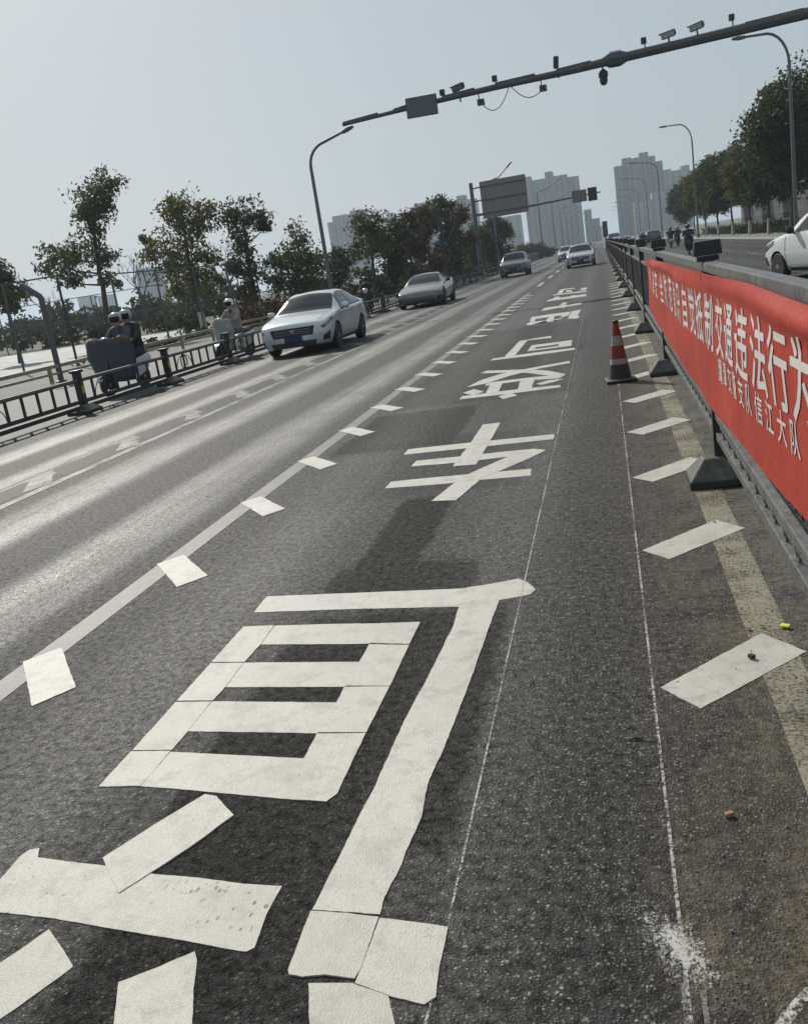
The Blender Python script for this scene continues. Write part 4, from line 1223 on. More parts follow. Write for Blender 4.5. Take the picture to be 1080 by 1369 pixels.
    for t_ in (K['fw'], K['rw']):
        for s_ in (1, -1):
            r_ = K['wr']
            tw = .10
            ww = MB().lathe([(r_ * .66, -tw), (r_ * .93, -tw), (r_, -tw * .75), (r_, tw * .75), (r_ * .93, tw), (r_ * .66, tw)], (0, 0, 0), 32, 'x').build('wheel', MT['tyre'], e, True, loc=(s_ * (K['st'][5][1] - .105), L / 2 - t_, r_))
            rm = MB()
            rm.lathe([(r_ * .67, s_ * .085), (r_ * .67, s_ * .098), (r_ * .60, s_ * .098), (r_ * .58, s_ * .07)], n=28, axis='x', cap=False)
            for k in range(5):
                an = k * 2 * PI / 5 + .3
                rot = Matrix.Rotation(an, 3, 'X')
                for da in (-.16, .16):
                    rt = Matrix.Rotation(an + da, 3, 'X')
                    rm.box(rt @ Vector((s_ * .088, 0, r_ * .34)), (.02, .035, r_ * .60), rt)
            rm.lathe([(.055, s_ * .07), (.055, s_ * .10), (.03, s_ * .105)], n=14, axis='x')
            rm.build('rim', MT['rim'], ww, False)
            MB().lathe([(r_ * .62, s_ * .05), (r_ * .62, s_ * .06)], n=20, axis='x').build('brake_disc', MT['black'], ww)
    MB().tube([(-.12, L / 2 - K['ws'][0] - .12, lf_.at(K['ws'][0], 5.8)[2] + .01), (.42, L / 2 - K['ws'][0] - .05, lf_.at(K['ws'][0], 5.0)[2] + .03)], .009, 5).build('wiper', MT['black'], e)
    return e

PW = car_paint('pale_silver_paint', (.56, .60, .62), .25, .22)
PG = car_paint('warm_grey_paint', (.15, .155, .14), .5, .24)
PS = car_paint('grey_suv_paint', (.19, .205, .22), .4, .28)
PB = car_paint('silver_white_paint', (.45, .46, .46), .25, .28)
PWW = car_paint('white_paint', (.70, .71, .71), .0, .25)
PD = car_paint('dark_car_paint', (.045, .047, .05), .3, .25)
G1 = 'oncoming cars'
car('sedan', 'sedan', 'pale silver sedan with a wide dark grille, nearest of the oncoming cars', (-7.36, 21.3 + 2.2, 0), PI + .015, PW, .95, G1)
car('coupe', 'coupe', 'warm grey low fastback car without a grille, following the silver sedan', (-7.42, 37.6 + 2.4, 0), PI + .02, PG, .96, G1, grille='none', plate=False)
car('suv', 'suv', 'grey crossover with a dark grille in the far left lane, beside the roadside trees', (-5.95, 64.6 + 2.2, 0), PI, PS, .96, G1)
car('sedan', 'sedan', 'silver white sedan driving straight on in the lane with the painted characters', (-1.42, 63.2 + 2.2, 0), PI, PB, .98, G1)
car('sedan', 'sedan', 'pale car half hidden behind the sedan in the painted lane', (-3.35, 96, 0), PI, PW, .95, G1)
car('sedan', 'sedan', 'dark car farthest back behind the oncoming silver white sedan', (-1.9, 128, 0), PI, PD, .95, G1)
G2 = 'cars driving away beyond the median'
car('hatchback', 'hatch', 'white hatchback driving away beyond the banner, cut by the right edge', (5.27, 23.2, 0), .32, PWW, 1.05, G2, wide=1.0, dark_mirror=True)
car('sedan', 'sedan', 'dark sedan with a pale rear window, nearer of two just over the barrier tops', (2.62, 112, 0), 0, PD, 1.0, G2)
car('sedan', 'sedan', 'silver sedan ahead of the dark one in the lane next to the barrier', (2.3, 142, 0), 0, PW, 1.0, G2)
car('suv', 'suv', 'dark tall car with white pillars among the motorbike riders beyond the barrier', (6.1, 121, 0), 0, PD, 1.0, G2)
car('suv', 'suv', 'black van like car far away at the end of the barrier', (2.3, 182, 0), 0, PD, 1.35, G2, cat='van')

# ------------------------------------------------------------------ scooters and riders
def grid_skin(name, pts, edges, rads, m_, parent, face_mat=None, sub=1):
    me = bpy.data.meshes.new(name)
    me.from_pydata(pts, edges, [])
    ob = bpy.data.objects.new(name, me)
    C.objects.link(ob)
    ob.modifiers.new('s', 'SKIN')
    sv = me.skin_vertices
    if not sv:
        bm = bmesh.new(); bm.from_mesh(me); bm.verts.layers.skin.verify(); bm.to_mesh(me); bm.free()
        sv = me.skin_vertices
    for i, r_ in enumerate(rads):
        sv[0].data[i].radius = (r_, r_)
        sv[0].data[i].use_root = i == 0
    q = ob.modifiers.new('d', 'SUBSURF'); q.levels = sub; q.render_levels = sub
    bpy.context.view_layer.update()
    nm = bpy.data.meshes.new_from_object(ob.evaluated_get(bpy.context.evaluated_depsgraph_get()))
    bpy.data.objects.remove(ob)
    return nm

def person(label, loc, rz, jacket, trousers, helmet, lean=0.0, scale=1.0, group='scooter and motorbike riders', passenger=False, gloves=None):
    e = empty('person', loc, rz, label, 'person', group)
    e.scale = (scale,) * 3
    P = [(0, -.22, .80), (0, -.21 + lean * .3, 1.0), (0, -.15 + lean * .7, 1.2), (0, -.11 + lean, 1.37), (0, -.09 + lean, 1.46), (0, -.08 + lean, 1.58)]
    rd = [.15, .145, .165, .065, .088, .075]
    E_ = [(0, 1), (1, 2), (2, 3), (3, 4), (4, 5)]
    for s_ in (1, -1):
        n = len(P)
        P += [(s_ * .19, -.13 + lean * .8, 1.29), (s_ * .27, .05 + lean * .4, 1.09), (s_ * .285, .28, 1.03), (s_ * .285, .345, 1.03)]
        rd += [.085, .06, .042, .036]
        E_ += [(2, n), (n, n + 1), (n + 1, n + 2), (n + 2, n + 3)]
        n = len(P)
        P += [(s_ * .11, -.18, .77), (s_ * .17, .20, .74), (s_ * .14, .20, .36), (s_ * .14, .34, .30)]
        rd += [.105, .075, .048, .042]
        E_ += [(0, n), (n, n + 1), (n + 1, n + 2), (n + 2, n + 3)]
    me = grid_skin('body', P, E_, rd, None, None)
    bm = bmesh.new()
    bm.from_mesh(me)
    mb = MB()
    for s_ in (1, -1):                      # four fingers closed round the grip, thumb beneath
        for k, ln in enumerate((.9, 1.0, .95, .78)):
            x = s_ * (.255 + k * .02)
            mb.tube([(x, .345, 1.045), (x, .345 + .05 * ln, 1.052), (x, .345 + .072 * ln, 1.025), (x, .345 + .05 * ln, 1.002)], [.0105, .0098, .009, .0075], 6)
        mb.tube([(s_ * .25, .33, 1.03), (s_ * .232, .365, 1.012), (s_ * .245, .39, 1.0)], [.012, .011, .009], 6)
    mb.lathe([(.012, -.012), (.018, 0), (.008, .02)], (0, .01 + lean, 1.475), 8, 'y')
    vs = [bm.verts.new(v) for v in mb.v]
    for f in mb.f:
        try: bm.faces.new([vs[i] for i in f])
        except ValueError: pass
    bmesh.ops.recalc_face_normals(bm, faces=bm.faces)
    for f in bm.faces:
        c = f.calc_center_median()
        f.smooth = True
        hand = abs(c.x) > .22 and c.y > .27 and c.z > .9
        if c.z > 1.375 and abs(c.x) < .15 or (hand and not gloves): i = 2
        elif c.z < .40 and c.y > .12: i = 3
        elif c.z < .86 and not (c.z > .80 and c.y < -.05): i = 1
        else: i = 0
        f.material_index = i
    bm.to_mesh(me)
    bm.free()
    for m_ in (jacket, trousers, MT['skin'], MT['black']):
        me.materials.append(m_)
    b = bpy.data.objects.new('body', me)
    C.objects.link(b)
    b.parent = e
    hc = (0, -.085 + lean, 1.53)
    hl = MB().lathe([(.128, -.06), (.138, 0), (.132, .05), (.105, .095), (.06, .122), (.01, .13)], hc, 18).build('helmet', helmet, e, True)
    vz = MB()
    pts = []
    for z_, r_ in ((-.075, .128), (.0, .146), (.045, .142)):
        for k in range(11):
            a_ = PI / 2 + (k - 5) / 5 * 1.15
            pts.append((hc[0] + r_ * math.cos(a_), hc[1] + r_ * math.sin(a_), hc[2] + z_))
    vz.add(pts, [(j * 11 + i, j * 11 + i + 1, (j + 1) * 11 + i + 1, (j + 1) * 11 + i) for j in range(2) for i in range(10)])
    vz.build('visor', MT['glass'], hl, True)
    return e

def scooter(label, loc, rz, paintm, apron=None, scale=1.0, group='scooters and motorbikes', muff=None, aw=.54):
    e = empty('scooter', loc, rz, label, 'scooter', group)
    e.scale = (scale,) * 3
    # front shield, floor board and rear body as one flowing profile
    bd = MB()
    bd.prism([(.42, .98), (.36, 1.0), (.20, .40), (-.12, .36), (-.22, .62), (-.72, .70), (-.78, .58), (-.52, .34), (-.10, .22), (.24, .24), (.34, .42)], -.17, .17, 'x')
    bd.build('body', paintm, e, bevel=.03)
    bd = MB(); bd.prism([(.44, .96), (.40, 1.0), (.27, .42), (.33, .40)], -.25, .25, 'x'); bd.build('leg_shield', paintm, e, bevel=.025)
    MB().add(*(lambda q: (q.v, q.f))(MB().box((0, -.42, .735), (.28, .62, .10), None, .85))).build('seat', MT['black'], e, bevel=.03)
    MB().tube([(0, .60, .25), (0, .40, .95), (0, .37, 1.05)], [.035, .035, .03], 8).build('steering_column', MT['black'], e)
    hbm = MB().tube([(-.36, .26, 1.04), (-.2, .33, 1.05), (0, .37, 1.07), (.2, .33, 1.05), (.36, .26, 1.04)], .016, 8).build('handlebar', MT['black'], e)
    MB().lathe([(.05, -.10), (.12, -.04), (.13, .02), (.10, .07)], (0, .42, 1.03), 16, 'y').build('headlight', MT['lampglass'], e, True)
    for s_ in (1, -1):
        MB().tube([(s_ * .24, .31, 1.05), (s_ * .30, .30, 1.24)], .008, 6).build('mirror_stalk', MT['black'], hbm)
        mr = MB().lathe([(.03, -.012), (.06, 0), (.03, .012)], (s_ * .31, .30, 1.28), 14, 'y').build('mirror', MT['black'], e)
    for y_, nm in ((.62, 'front'), (-.58, 'rear')):
        wv_ = MB().lathe([(.15, -.045), (.21, -.045), (.235, -.02), (.235, .02), (.21, .045), (.15, .045)], (0, 0, 0), 24, 'x').build('wheel', MT['tyre'], e, True, loc=(0, y_, .235))
        MB().lathe([(.155, -.03), (.155, .03), (.04, .05), (.04, -.05)], n=20, axis='x').build('rim', MT['rim'], wv_)
        fd = MB()
        pts = []
        for x_ in (-.07, .07):
            for k in range(9):
                a_ = PI * (.12 + .66 * k / 8)
                pts.append((x_, y_ + .27 * math.cos(a_), .235 + .27 * math.sin(a_)))
        fd.add(pts, [(i, i + 1, 10 + i, 9 + i) for i in range(8)])
        fd.build('mudguard', paintm, e, True)
    if apron:
        pts = []
        for j in range(9):
            z_ = 1.12 - j / 8 * .86
            for i in range(11):
                u = (i - 5) / 5
                wd = (aw if j < 3 else aw - .015 * (j - 3))
                pts.append((u * wd, .52 - .16 * u * u - .05 * (j / 8) + .02 * math.sin(i * 1.7 + j), z_ - .05 * u * u * (j < 2) + .012 * math.sin(i * 2.1)))
        ap = MB().add(pts, [(j * 11 + i, j * 11 + i + 1, (j + 1) * 11 + i + 1, (j + 1) * 11 + i) for j in range(8) for i in range(10)]).build('wind_apron', apron, e, True)
        md = ap.modifiers.new('s', 'SOLIDIFY'); md.thickness = .03
    if muff:
        for s_ in (1, -1):
            MB().lathe([(.05, -.16), (.10, -.10), (.11, .02), (.075, .12)], (0, 0, 0), 14, 'y').build('hand_muff', muff, e, True, loc=(s_ * .33, .34, 1.05))
    return e

def cloth(n, c): return rough_metal(n, c, .85, var=.25, scale=9)
CG = cloth('blue_grey_quilting', (.062, .068, .088)); CDK = cloth('dark_jacket', (.025, .026, .03)); CNV = cloth('navy_trousers', (.022, .026, .04)); CWH = cloth('off_white_quilting', (.30, .305, .305))
CPK = cloth('pale_pink_jacket', (.24, .21, .205)); CBL = cloth('denim_blue', (.06, .08, .13))
HG = mat('grey_helmet', (.30, .31, .33), .25, coat=.6); HW = mat('white_helmet', (.66, .68, .69), .15, coat=.8); HB = mat('black_helmet', (.02, .02, .022), .25, coat=.6)
sx, sy = -9.98, 17.9
a_ = PI - .12
scooter('white scooter with a blue grey wind apron carrying two riders behind the low dark fence', (sx, sy, 0), a_, MT['white_plastic'], CG, 1.04, muff=MT['brown_cloth'])
person('person in a grey helmet driving the scooter with the blue grey apron', (sx, sy, 0), a_, CG, CNV, HG)
ca, sa = math.cos(a_), math.sin(a_)
person('person in a dark jacket riding pillion close behind the grey helmeted driver', (sx + sa * .36, sy - ca * .36, .03), a_, CDK, CNV, HG)
sx, sy = -9.62, 23.2
a_ = PI - .3
scooter('white scooter with a white windshield just behind the pale silver sedan', (sx, sy, 0), a_, MT['white_plastic'], CWH, .98, aw=.34)
person('person in a shiny white helmet and pale jacket riding the white scooter', (sx, sy, 0), a_, CPK, CBL, HW, scale=.95)
sx, sy = -9.95, 39.5
scooter('dark scooter ridden along the bike lane between the two nearest oncoming cars', (sx, sy, 0), PI + .1, CDK, None, .95)
person('person in dark clothes on a scooter between the two nearest oncoming cars', (sx, sy, 0), PI + .1, CDK, CNV, HB, scale=.95)
sx, sy = 4.75, 56
scooter('dark motorbike ridden away just above the red banner', (sx, sy, 0), -.1, CDK, None, 1.0)
person('person in black seen from behind on a motorbike above the red banner', (sx, sy, 0), -.1, CDK, CNV, HB)
sx, sy = 5.55, 82
scooter('silver motorbike beside the dark tall car beyond the barrier', (sx, sy, 0), 0, MT['rim'], None, 1.0)
person('person in a dark jacket on the silver motorbike beside the dark tall car', (sx, sy, 0), 0, CDK, CBL, HB)
sx, sy = 6.25, 84
scooter('dark motorbike at the right of the silver one beyond the barrier', (sx, sy, 0), 0, CDK, None, 1.0)
person('person on the dark motorbike at the right of the silver one', (sx, sy, 0), 0, CDK, CNV, HG)
sx, sy = 3.75, 92
scooter('dark motorbike between the dark sedan and the tall dark car', (sx, sy, 0), 0, CDK, None, 1.0)
person('person with a bare pale helmet between the dark sedan and the tall dark car', (sx, sy, 0), 0, CDK, CNV, HG)

# ------------------------------------------------------------------ trees
def leaves(name, clumps, m_, parent, dens=1.0, size=.17, sub=16, seed=1, origin=(0, 0, 0), kind=None, flat=.0):
    r = np.random.default_rng(seed)
    P, Sz = [], []
    for (cx, cy, cz, rx, ry, rz) in clumps:
        nsub = max(4, int(sub * (rx * rz) ** .5 / .8))
        d = r.normal(size=(nsub, 3)); d /= np.linalg.norm(d, axis=1)[:, None]
        rad = r.random(nsub) ** .45 * 1.02
        cen = np.array((cx, cy, cz)) + d * rad[:, None] * np.array((rx, ry, rz))
        nl = int(max(6, 36 * dens))
        sg_ = .21 * (rx * ry * rz) ** (1 / 3) + .05
        pts = cen[:, None, :] + r.normal(size=(nsub, nl, 3)) * sg_ * np.array((1, 1, .72))
        P.append(pts.reshape(-1, 3))
    P = np.concatenate(P)
    n = len(P)
    s_ = size * 1.15 * r.uniform(.55, 1.25, n)
    a = r.normal(size=(n, 3)); a /= np.linalg.norm(a, axis=1)[:, None]
    b = np.cross(a, r.normal(size=(n, 3))); b /= np.linalg.norm(b, axis=1)[:, None] + 1e-9
    k = .55
    V = np.stack([P - a * s_[:, None] * .6, P + b * s_[:, None] * k * .5, P + a * s_[:, None] * .6, P - b * s_[:, None] * k * .5], 1).reshape(-1, 3)
    me = bpy.data.meshes.new(name)
    me.vertices.add(4 * n)
    me.vertices.foreach_set('co', V.astype(np.float32).ravel())
    me.loops.add(4 * n)
    me.loops.foreach_set('vertex_index', np.arange(4 * n, dtype=np.int32))
    me.polygons.add(n)
    me.polygons.foreach_set('loop_start', np.arange(0, 4 * n, 4, dtype=np.int32))
    me.update(calc_edges=True)
    me.validate()
    me.materials.append(m_)
    o = bpy.data.objects.new(name, me)
    C.objects.link(o)
    if parent: o.parent = parent
    return tag(o, kind=kind)

def tree(label, x, y, trunk, clumps, m_, seed, size=.17, dens=1.0, r0=.16, lime=False, group=None, name='tree', depth=1.0, sub=16):
    """trunk: (dx, z) points; clumps: (dx, z, r)"""
    e = empty(name, (x, y, 0), 0, label, 'tree', group)
    rr = random.Random(seed)
    tr = MB()
    pts = [Vector((a, rr.uniform(-.05, .05), b)) for a, b in trunk]
    top = pts[-1]
    dense_ = []
    for i in range(len(pts) - 1):
        for k in range(4):
            dense_.append(pts[i].lerp(pts[i + 1], k / 4) + Vector((rr.uniform(-.03, .03), rr.uniform(-.03, .03), 0)))
    dense_.append(top)
    n = len(dense_)
    tr.tube(dense_, [r0 * (1 - .75 * i / (n - 1)) * (1.35 if i == 0 else 1) for i in range(n)], 8)
    cl = []
    for (dx, z, r_) in clumps:
        c = Vector((dx, rr.uniform(-.8, .8) * r_ * depth, z))
        cl.append((c.x, c.y, c.z, r_ * 1.06, r_ * 1.1 * depth, r_ * .98))
        lower = [p for p in dense_ if p.z < z - .35 * r_] or [dense_[max(1, n // 3)]]
        base = min(lower, key=lambda p: (p - c).length)
        f = 1 - (base.z / max(top.z, .1)) * .7
        mid_ = base.lerp(c, .5) + Vector((rr.uniform(-.1, .1), rr.uniform(-.1, .1), -.08))
        tr.tube([base, mid_, c], [r0 * .42 * f + .012, r0 * .28 * f + .01, .012], 6)
        for k in range(4):
            d = Vector((rr.uniform(-1, 1), rr.uniform(-1, 1), rr.uniform(-.2, 1))).normalized() * r_ * .85
            s_ = base.lerp(c, rr.uniform(.5, 1.0))
            tr.tube([s_, s_.lerp(c + d, .55) + Vector((0, 0, -.03)), c + d], [.022, .015, .006], 5)
    t_ = tr.build('trunk', MT['bark'], e, True)
    if lime:
        b0, b1 = dense_[0], dense_[min(3, n - 1)]
        q = b0.lerp(b1, min(1, 1.1 / max(.1, b1.z - b0.z)))
        MB().tube([b0, q], [r0 * 1.36, r0 * 1.06], 9).build('limewash_band', MT['lime'], t_, True)
    leaves('crown', cl, m_, e, dens, size, sub, seed)
    return e

GL, GR_ = 'trees along the left side of the road', 'trees along the right side of the road'
tree('tall slim tree with a side bough on its left, leftmost full tree', -24.9, 44, [(0, 0), (.12, 2), (.25, 4.3), (.51, 6.1), (.9, 7.4)],
     [(1.12, 7.6, 1.0), (1.95, 7.64, .57), (.65, 6.61, .86), (.08, 6.52, .64), (.53, 5.37, .86), (-1.65, 4.41, .93), (-.52, 4.61, .86), (-1.96, 4.83, .5), (.71, 4.43, .57), (-1.43, 3.63, .57), (.75, 3.31, .43), (1.35, 6.9, .5)], MT['leaf'], 1, .17, 1.0, .17, group=GL)
tree('wide tree with yellowing lower leaves behind the rider in the white helmet', -20.6, 46, [(0, 0), (-.11, 2.5), (-.02, 4.4), (.1, 5.6)],
     [(.11, 5.87, 1.12), (-.6, 6.42, .6), (1.07, 5.89, .67), (1.23, 5.32, .6), (.06, 4.76, .97), (-1.26, 3.65, 1.05), (-.19, 3.68, .97), (.91, 3.89, .6), (-2.12, 4.54, .52), (-1.52, 2.54, .82), (.22, 2.67, .82), (1.07, 2.73, .45), (-2.42, 5.07, .22)], MT['leafolive'], 2, .17, 1.0, .15, True, GL)
tree('dark narrow tree with a limewashed trunk just left of the silver sedan', -17.7, 47, [(0, 0), (-.2, 2.45), (-.03, 4.7), (.0, 5.3)],
     [(.01, 5.44, .99), (-.8, 5.57, .53), (.77, 5.13, .53), (-.02, 4.32, .76), (.97, 4.73, .31), (-.45, 3.25, .76), (-1.15, 2.98, .46), (-.03, 2.24, .69), (-.64, 1.66, .66)], MT['leafdark'], 3, .17, 1.0, .15, True, GL)
tree('dense rounded tree left of the nearest left street lamp', -16.1, 48, [(0, 0), (.32, 2.1), (.5, 3.2)],
     [(.84, 3.75, .94), (-.32, 3.16, .78), (1.31, 2.92, .78), (.35, 2.29, 1.09), (-.75, 2.07, .7), (1.3, 1.77, .7), (.34, 1.33, .9), (-.89, 3.06, .31)], MT['leaf'], 4, .17, 1.1, .14, group=GL)
tree('small dark tree right behind the nearest left street lamp', -14.8, 52, [(0, 0), (.16, 1.78), (.3, 2.6)],
     [(.51, 2.96, .76), (.06, 2.21, .76), (.8, 2.1, .68), (.22, 1.35, .85)], MT['leafdark'], 5, .17, 1.0, .12, group=GL)
tree('loose tree with see through crown above the rider in dark clothes', -13.1, 54, [(0, 0), (.13, 2.74), (.2, 4.0)],
     [(.27, 4.4, .88), (-.37, 4.08, .7), (.89, 4.09, .61), (-.03, 3.4, .97), (.56, 2.88, .7), (-.63, 3.07, .53), (.97, 3.45, .35)], MT['leaf'], 6, .18, .8, .12, group=GL)
def auto(label, px, y, ztop, rad, m_, seed, zlow=.8, dens=.9, size=.2, n=9, lime=False, group=GL, xoff=0, base=0.0):
    x = (px - 803) / 1230 * y + xoff
    rr = random.Random(seed)
    cl = [(rr.uniform(-.12, .12) * rad, ztop - rad * .42, rad * .48)]
    for k in range(n):
        u = (k + .5) / n
        z = zlow + rad * .35 + (ztop - zlow - rad * .8) * u
        wdt = rad * (.75 - .45 * max(0, u - .5))
        cl.append((rr.uniform(-1, 1) * wdt, z, rad * rr.uniform(.36, .52)))
    return tree(label, x, y, [(0, base), (rr.uniform(-.1, .1), ztop * .45), (rr.uniform(-.15, .15), ztop * .85)], cl, m_, seed, size, dens, .11, lime, group)
auto('olive tree in the dense belt left of the grey fastback', 535, 57, 4.6, 1.3, MT['leafdark'], 11)
auto('rust tinged tree in the dense belt over the grey fastback', 558, 60, 5.3, 1.25, MT['leafrust'], 12, dens=.7)
auto('tall rusty tree in the belt right of the grey fastback', 583, 64, 5.6, 1.3, MT['leafrust'], 13, dens=.8)
auto('dark tree in the belt before the sign gantry mast', 606, 68, 6.1, 1.45, MT['leafdark'], 14)
auto('dark reddish tree right at the sign gantry mast', 626, 72, 5.6, 1.3, MT['leafrust'], 15, dens=.9)
auto('olive tree below the left half of the large sign board', 645, 82, 4.4, 1.3, MT['leaf'], 16)
auto('dark dense tree below the right edge of the large sign board', 690, 100, 5.6, 1.75, MT['leafdark'], 17, dens=1.2, n=12, xoff=-1.4)
auto('low dark tree below the middle of the large sign board', 664, 92, 3.7, 1.2, MT['leafdark'], 18)
auto('tree at the left picture edge of which only the crown tip shows', -46, 42, 5.1, 1.35, MT['leaf'], 19, zlow=2.4)
def bare(label, x, y, H, seed, group='leafless trees behind the ball court', kind=0):
    e = empty('bare_tree', (x, y, 0), 0, label, 'tree', group)
    rr = random.Random(seed)
    mb = MB()
    def grow(p, d, L, r_, lvl):
        q = p + d * L
        mb.tube([p, p.lerp(q, .5) + Vector((rr.uniform(-.04, .04), rr.uniform(-.04, .04), 0)) * L, q], [r_, r_ * .8, r_ * .62], 5, False)
        if lvl == 0: return
        for k in range(3 if lvl > 1 else 4):
            nd = (d + Vector((rr.uniform(-.75, .75), rr.uniform(-.75, .75), rr.uniform(-.05, .55)))).normalized()
            grow(p.lerp(q, rr.uniform(.55, 1)), nd, L * rr.uniform(.55, .8), r_ * .58, lvl - 1)
    grow(Vector((0, 0, 0)), Vector((rr.uniform(-.08, .08), 0, 1)), H * .36, .11, 4)
    mb.build('branches', MT['twig'], e)
    return e
bare('leafless grey tree between the slim tree and the wide yellowing tree', -36.0, 70, 7.2, 21)
bare('leafless tree leaning beside the first leafless one', -33.6, 71, 6.6, 22)
bare('leafless tree showing between the wide and the dark narrow tree', -27.0, 66, 6.8, 23)
bare('small leafless tree near the left picture edge', -54, 84, 6.0, 24)
bare('leafless spiky tree rising above the dense belt near the grey fastback', -11.6, 61, 6.8, 25)
bare('second spiky leafless tree above the dense belt', -10.9, 66, 7.0, 26)
# thin saplings in the dense belt
for i, (px, y) in enumerate(((548, 57), (572, 60), (596, 66), (618, 70))):
    pass

# right side
R1 = [(-1.15, 6.5, 1.3), (-1.2, 5.2, 1.25), (-.7, 7.7, 1.1), (1.06, 8.03, 1.69), (0.0, 7.41, 1.59), (1.82, 6.88, 1.49), (-.46, 6.47, 1.29), (.53, 5.67, 1.98), (1.51, 4.76, 1.79), (-.15, 4.63, 1.69), (1.04, 3.87, 1.49), (-.61, 3.96, 1.09), (2.08, 3.82, 1.19), (2.9, 5.6, 1.5), (2.6, 7.4, 1.3)]
tree('very large dark dense tree, tallest on the right side', 11.1, 61, [(0, 0), (.1, 2), (.25, 4), (.8, 7.2)], R1, MT['leafdark'], 31, .2, 1.5, .2, group=GR_, sub=20)
tree('yellow green tree at the right picture edge', 11.3, 44, [(0, 0), (0, 3), (.1, 6)],
     [(-1.0, 4.1, .8), (-.6, 4.9, .9), (-.9, 3.4, .7), (.2, 5.6, 1.1), (.6, 4.2, 1.2), (0.1, 3.3, .9)], MT['leafolive'], 32, .18, 1.2, .16, group=GR_)
for i, (px, y, zt, rad, lab) in enumerate(((1001, 73, 7.0, 2.0, 'round dark tree directly left of the very large one'), (979, 83, 7.2, 2.0, 'second round tree left of the very large one, with a yellow lower side'),
                                          (960, 93, 7.6, 2.1, 'round dark tree in the middle of the right hand row'), (943, 104, 8.0, 2.2, 'round tree just right of the standing right street lamp'),
                                          (929, 115, 7.8, 2.1, 'olive round tree below the standing right street lamp'), (916, 128, 7.6, 2.2, 'round tree left of the standing right street lamp'), (906, 141, 7.4, 2.2, 'leftmost round tree of the right hand row'))):
    auto(lab, px, y, zt, rad, (MT['leafdark'], MT['leafolive'], MT['leafdark'], MT['leaf'], MT['leafolive'], MT['leafdark'], MT['leafdark'])[i], 40 + i, zlow=2.2, dens=1.3, size=.24, n=13, lime=True, group=GR_, base=.1)
# plants that nobody could count
def belt(name, pts, m_, hgt, wid, step, seed, size=.3, dens=1.0):
    rr = random.Random(seed)
    cl = []
    for (a, b) in zip(pts[:-1], pts[1:]):
        a, b = Vector(a), Vector(b)
        n = int((b - a).length / step)
        for i in range(n):
            p = a.lerp(b, i / n)
            h_ = hgt * rr.uniform(.55, 1.15)
            cl.append((p.x + rr.uniform(-wid, wid), p.y + rr.uniform(-wid, wid), h_ * .5, step * .8, step * .8, h_ * .55))
    return leaves(name, cl, m_, None, dens, size, 9, seed, kind='stuff')
belt('undergrowth', [(-24, 52), (-19, 56), (-16, 62), (-13.2, 75), (-11.8, 100), (-11.5, 130)], MT['leafdark'], 1.8, 1.2, 1.0, 51, .24, 1.0)
belt('undergrowth', [(-17.5, 43), (-15.8, 60), (-14, 80)], MT['leafrust'], 1.2, .6, 1.1, 56, .22, .7)
belt('bank_scrub', [(-75, 66), (-55, 62), (-36, 63), (-27, 62)], MT['weed'], 1.5, 2.0, 1.7, 53, .32, .8)
belt('bank_scrub', [(-150, 120), (-100, 110), (-60, 100), (-35, 95)], MT['leafdark'], 3.2, 4.0, 3.4, 54, .6, .8)
belt('hedge', [(12.5, 40), (13.2, 130)], MT['leafdark'], .8, .3, .9, 55, .18, .7)
belt('grass', [(-18.9, 32), (-17.4, 62)], MT['weed'], .35, .3, .8, 57, .14, .6)
sheet('bank', -160, -27, 58, 140, .0, MT['earth'])
e = empty('rusty_shrub', (-10.9, 158, 0), 0, 'rust red shrub beside the dark parapet under the tower', 'shrub')
leaves('foliage', [(-1.2, 0, 1.5, 1.6, 1.2, 1.4), (1.0, .5, 1.2, 1.5, 1.2, 1.1), (2.4, 0, .9, 1.0, 1, .8)], MT['leafrust'], e, 1.2, .3, 22, 61)
MB().tube([(0, 0, 0), (-.2, 0, 1.2)], [.06, .02], 6).build('stem', MT['bark'], e)

# dark parapet on the left where the road climbs to the bridge
pp = empty('parapet_wall', (-10.2, 0, 0), 0, 'long dark low parapet wall running to the distance on the left', 'wall')
k = MB(); k.box((0, 230, .45), (.35, 240, .9)); k.build('wall', rough_metal('dark_parapet', (.07, .075, .08), .8, scale=2), pp, bevel=.02)
k = MB(); k.box((0, 230, .96), (.46, 240, .12)); k.build('coping', MT['concrete'], pp, bevel=.02)

# low grey shed and fence behind the right hand trees
sh = empty('shed', (14.4, 86, 0), 0, 'low grey corrugated shed behind the right hand trees', 'shed')
m = mat('corrugated_sheet', (.17, .175, .175), .55, .2)
t = NT(m)
wv = t.n('TexWave', wave_type='BANDS', bands_direction='Y'); wv.inputs['Scale'].default_value = 5.0; t.l(t.coord(), wv.inputs[0])
t.normal(t.bump(wv.outputs['Fac'], .8, .04))
t.color(t.mix(t.mapr(t.noise(.7, 5, .7), .35, .7), (.12, .125, .125), (.21, .215, .21)))
MB().box((3, 0, 1.75), (6, 40, 3.1)).build('wall', m, sh)
MB().box((3, 0, .75), (6.06, 40.06, 1.3)).build('plinth', rough_metal('dark_plinth', (.06, .062, .06), .8), sh)
MB().prism([(-.3, 3.25), (3, 3.75), (6.3, 3.25), (6.3, 3.35), (3, 3.87), (-.3, 3.35)], -20.4, 20.4, 'y').build('roof', rough_metal('shed_roof', (.16, .165, .17), .6), sh)
for y_ in (-14, -8.5, -1.5, 6.5, 14):
    f = MB().box((-.02, y_, 2.35), (.08, .75, .75)).build('window', MT['rim'], sh)
    MB().box((-.065, y_, 2.35), (.01, .66, .66)).build('pane', MT['lampglass'], f)
rf = empty('site_fence', (13.4, 0, 0), 0, 'thin pale post fence in front of the low grey shed', 'fence')
MB().box((0, 85, .95), (.03, 92, .05)).build('rail', MT['rail'], rf)
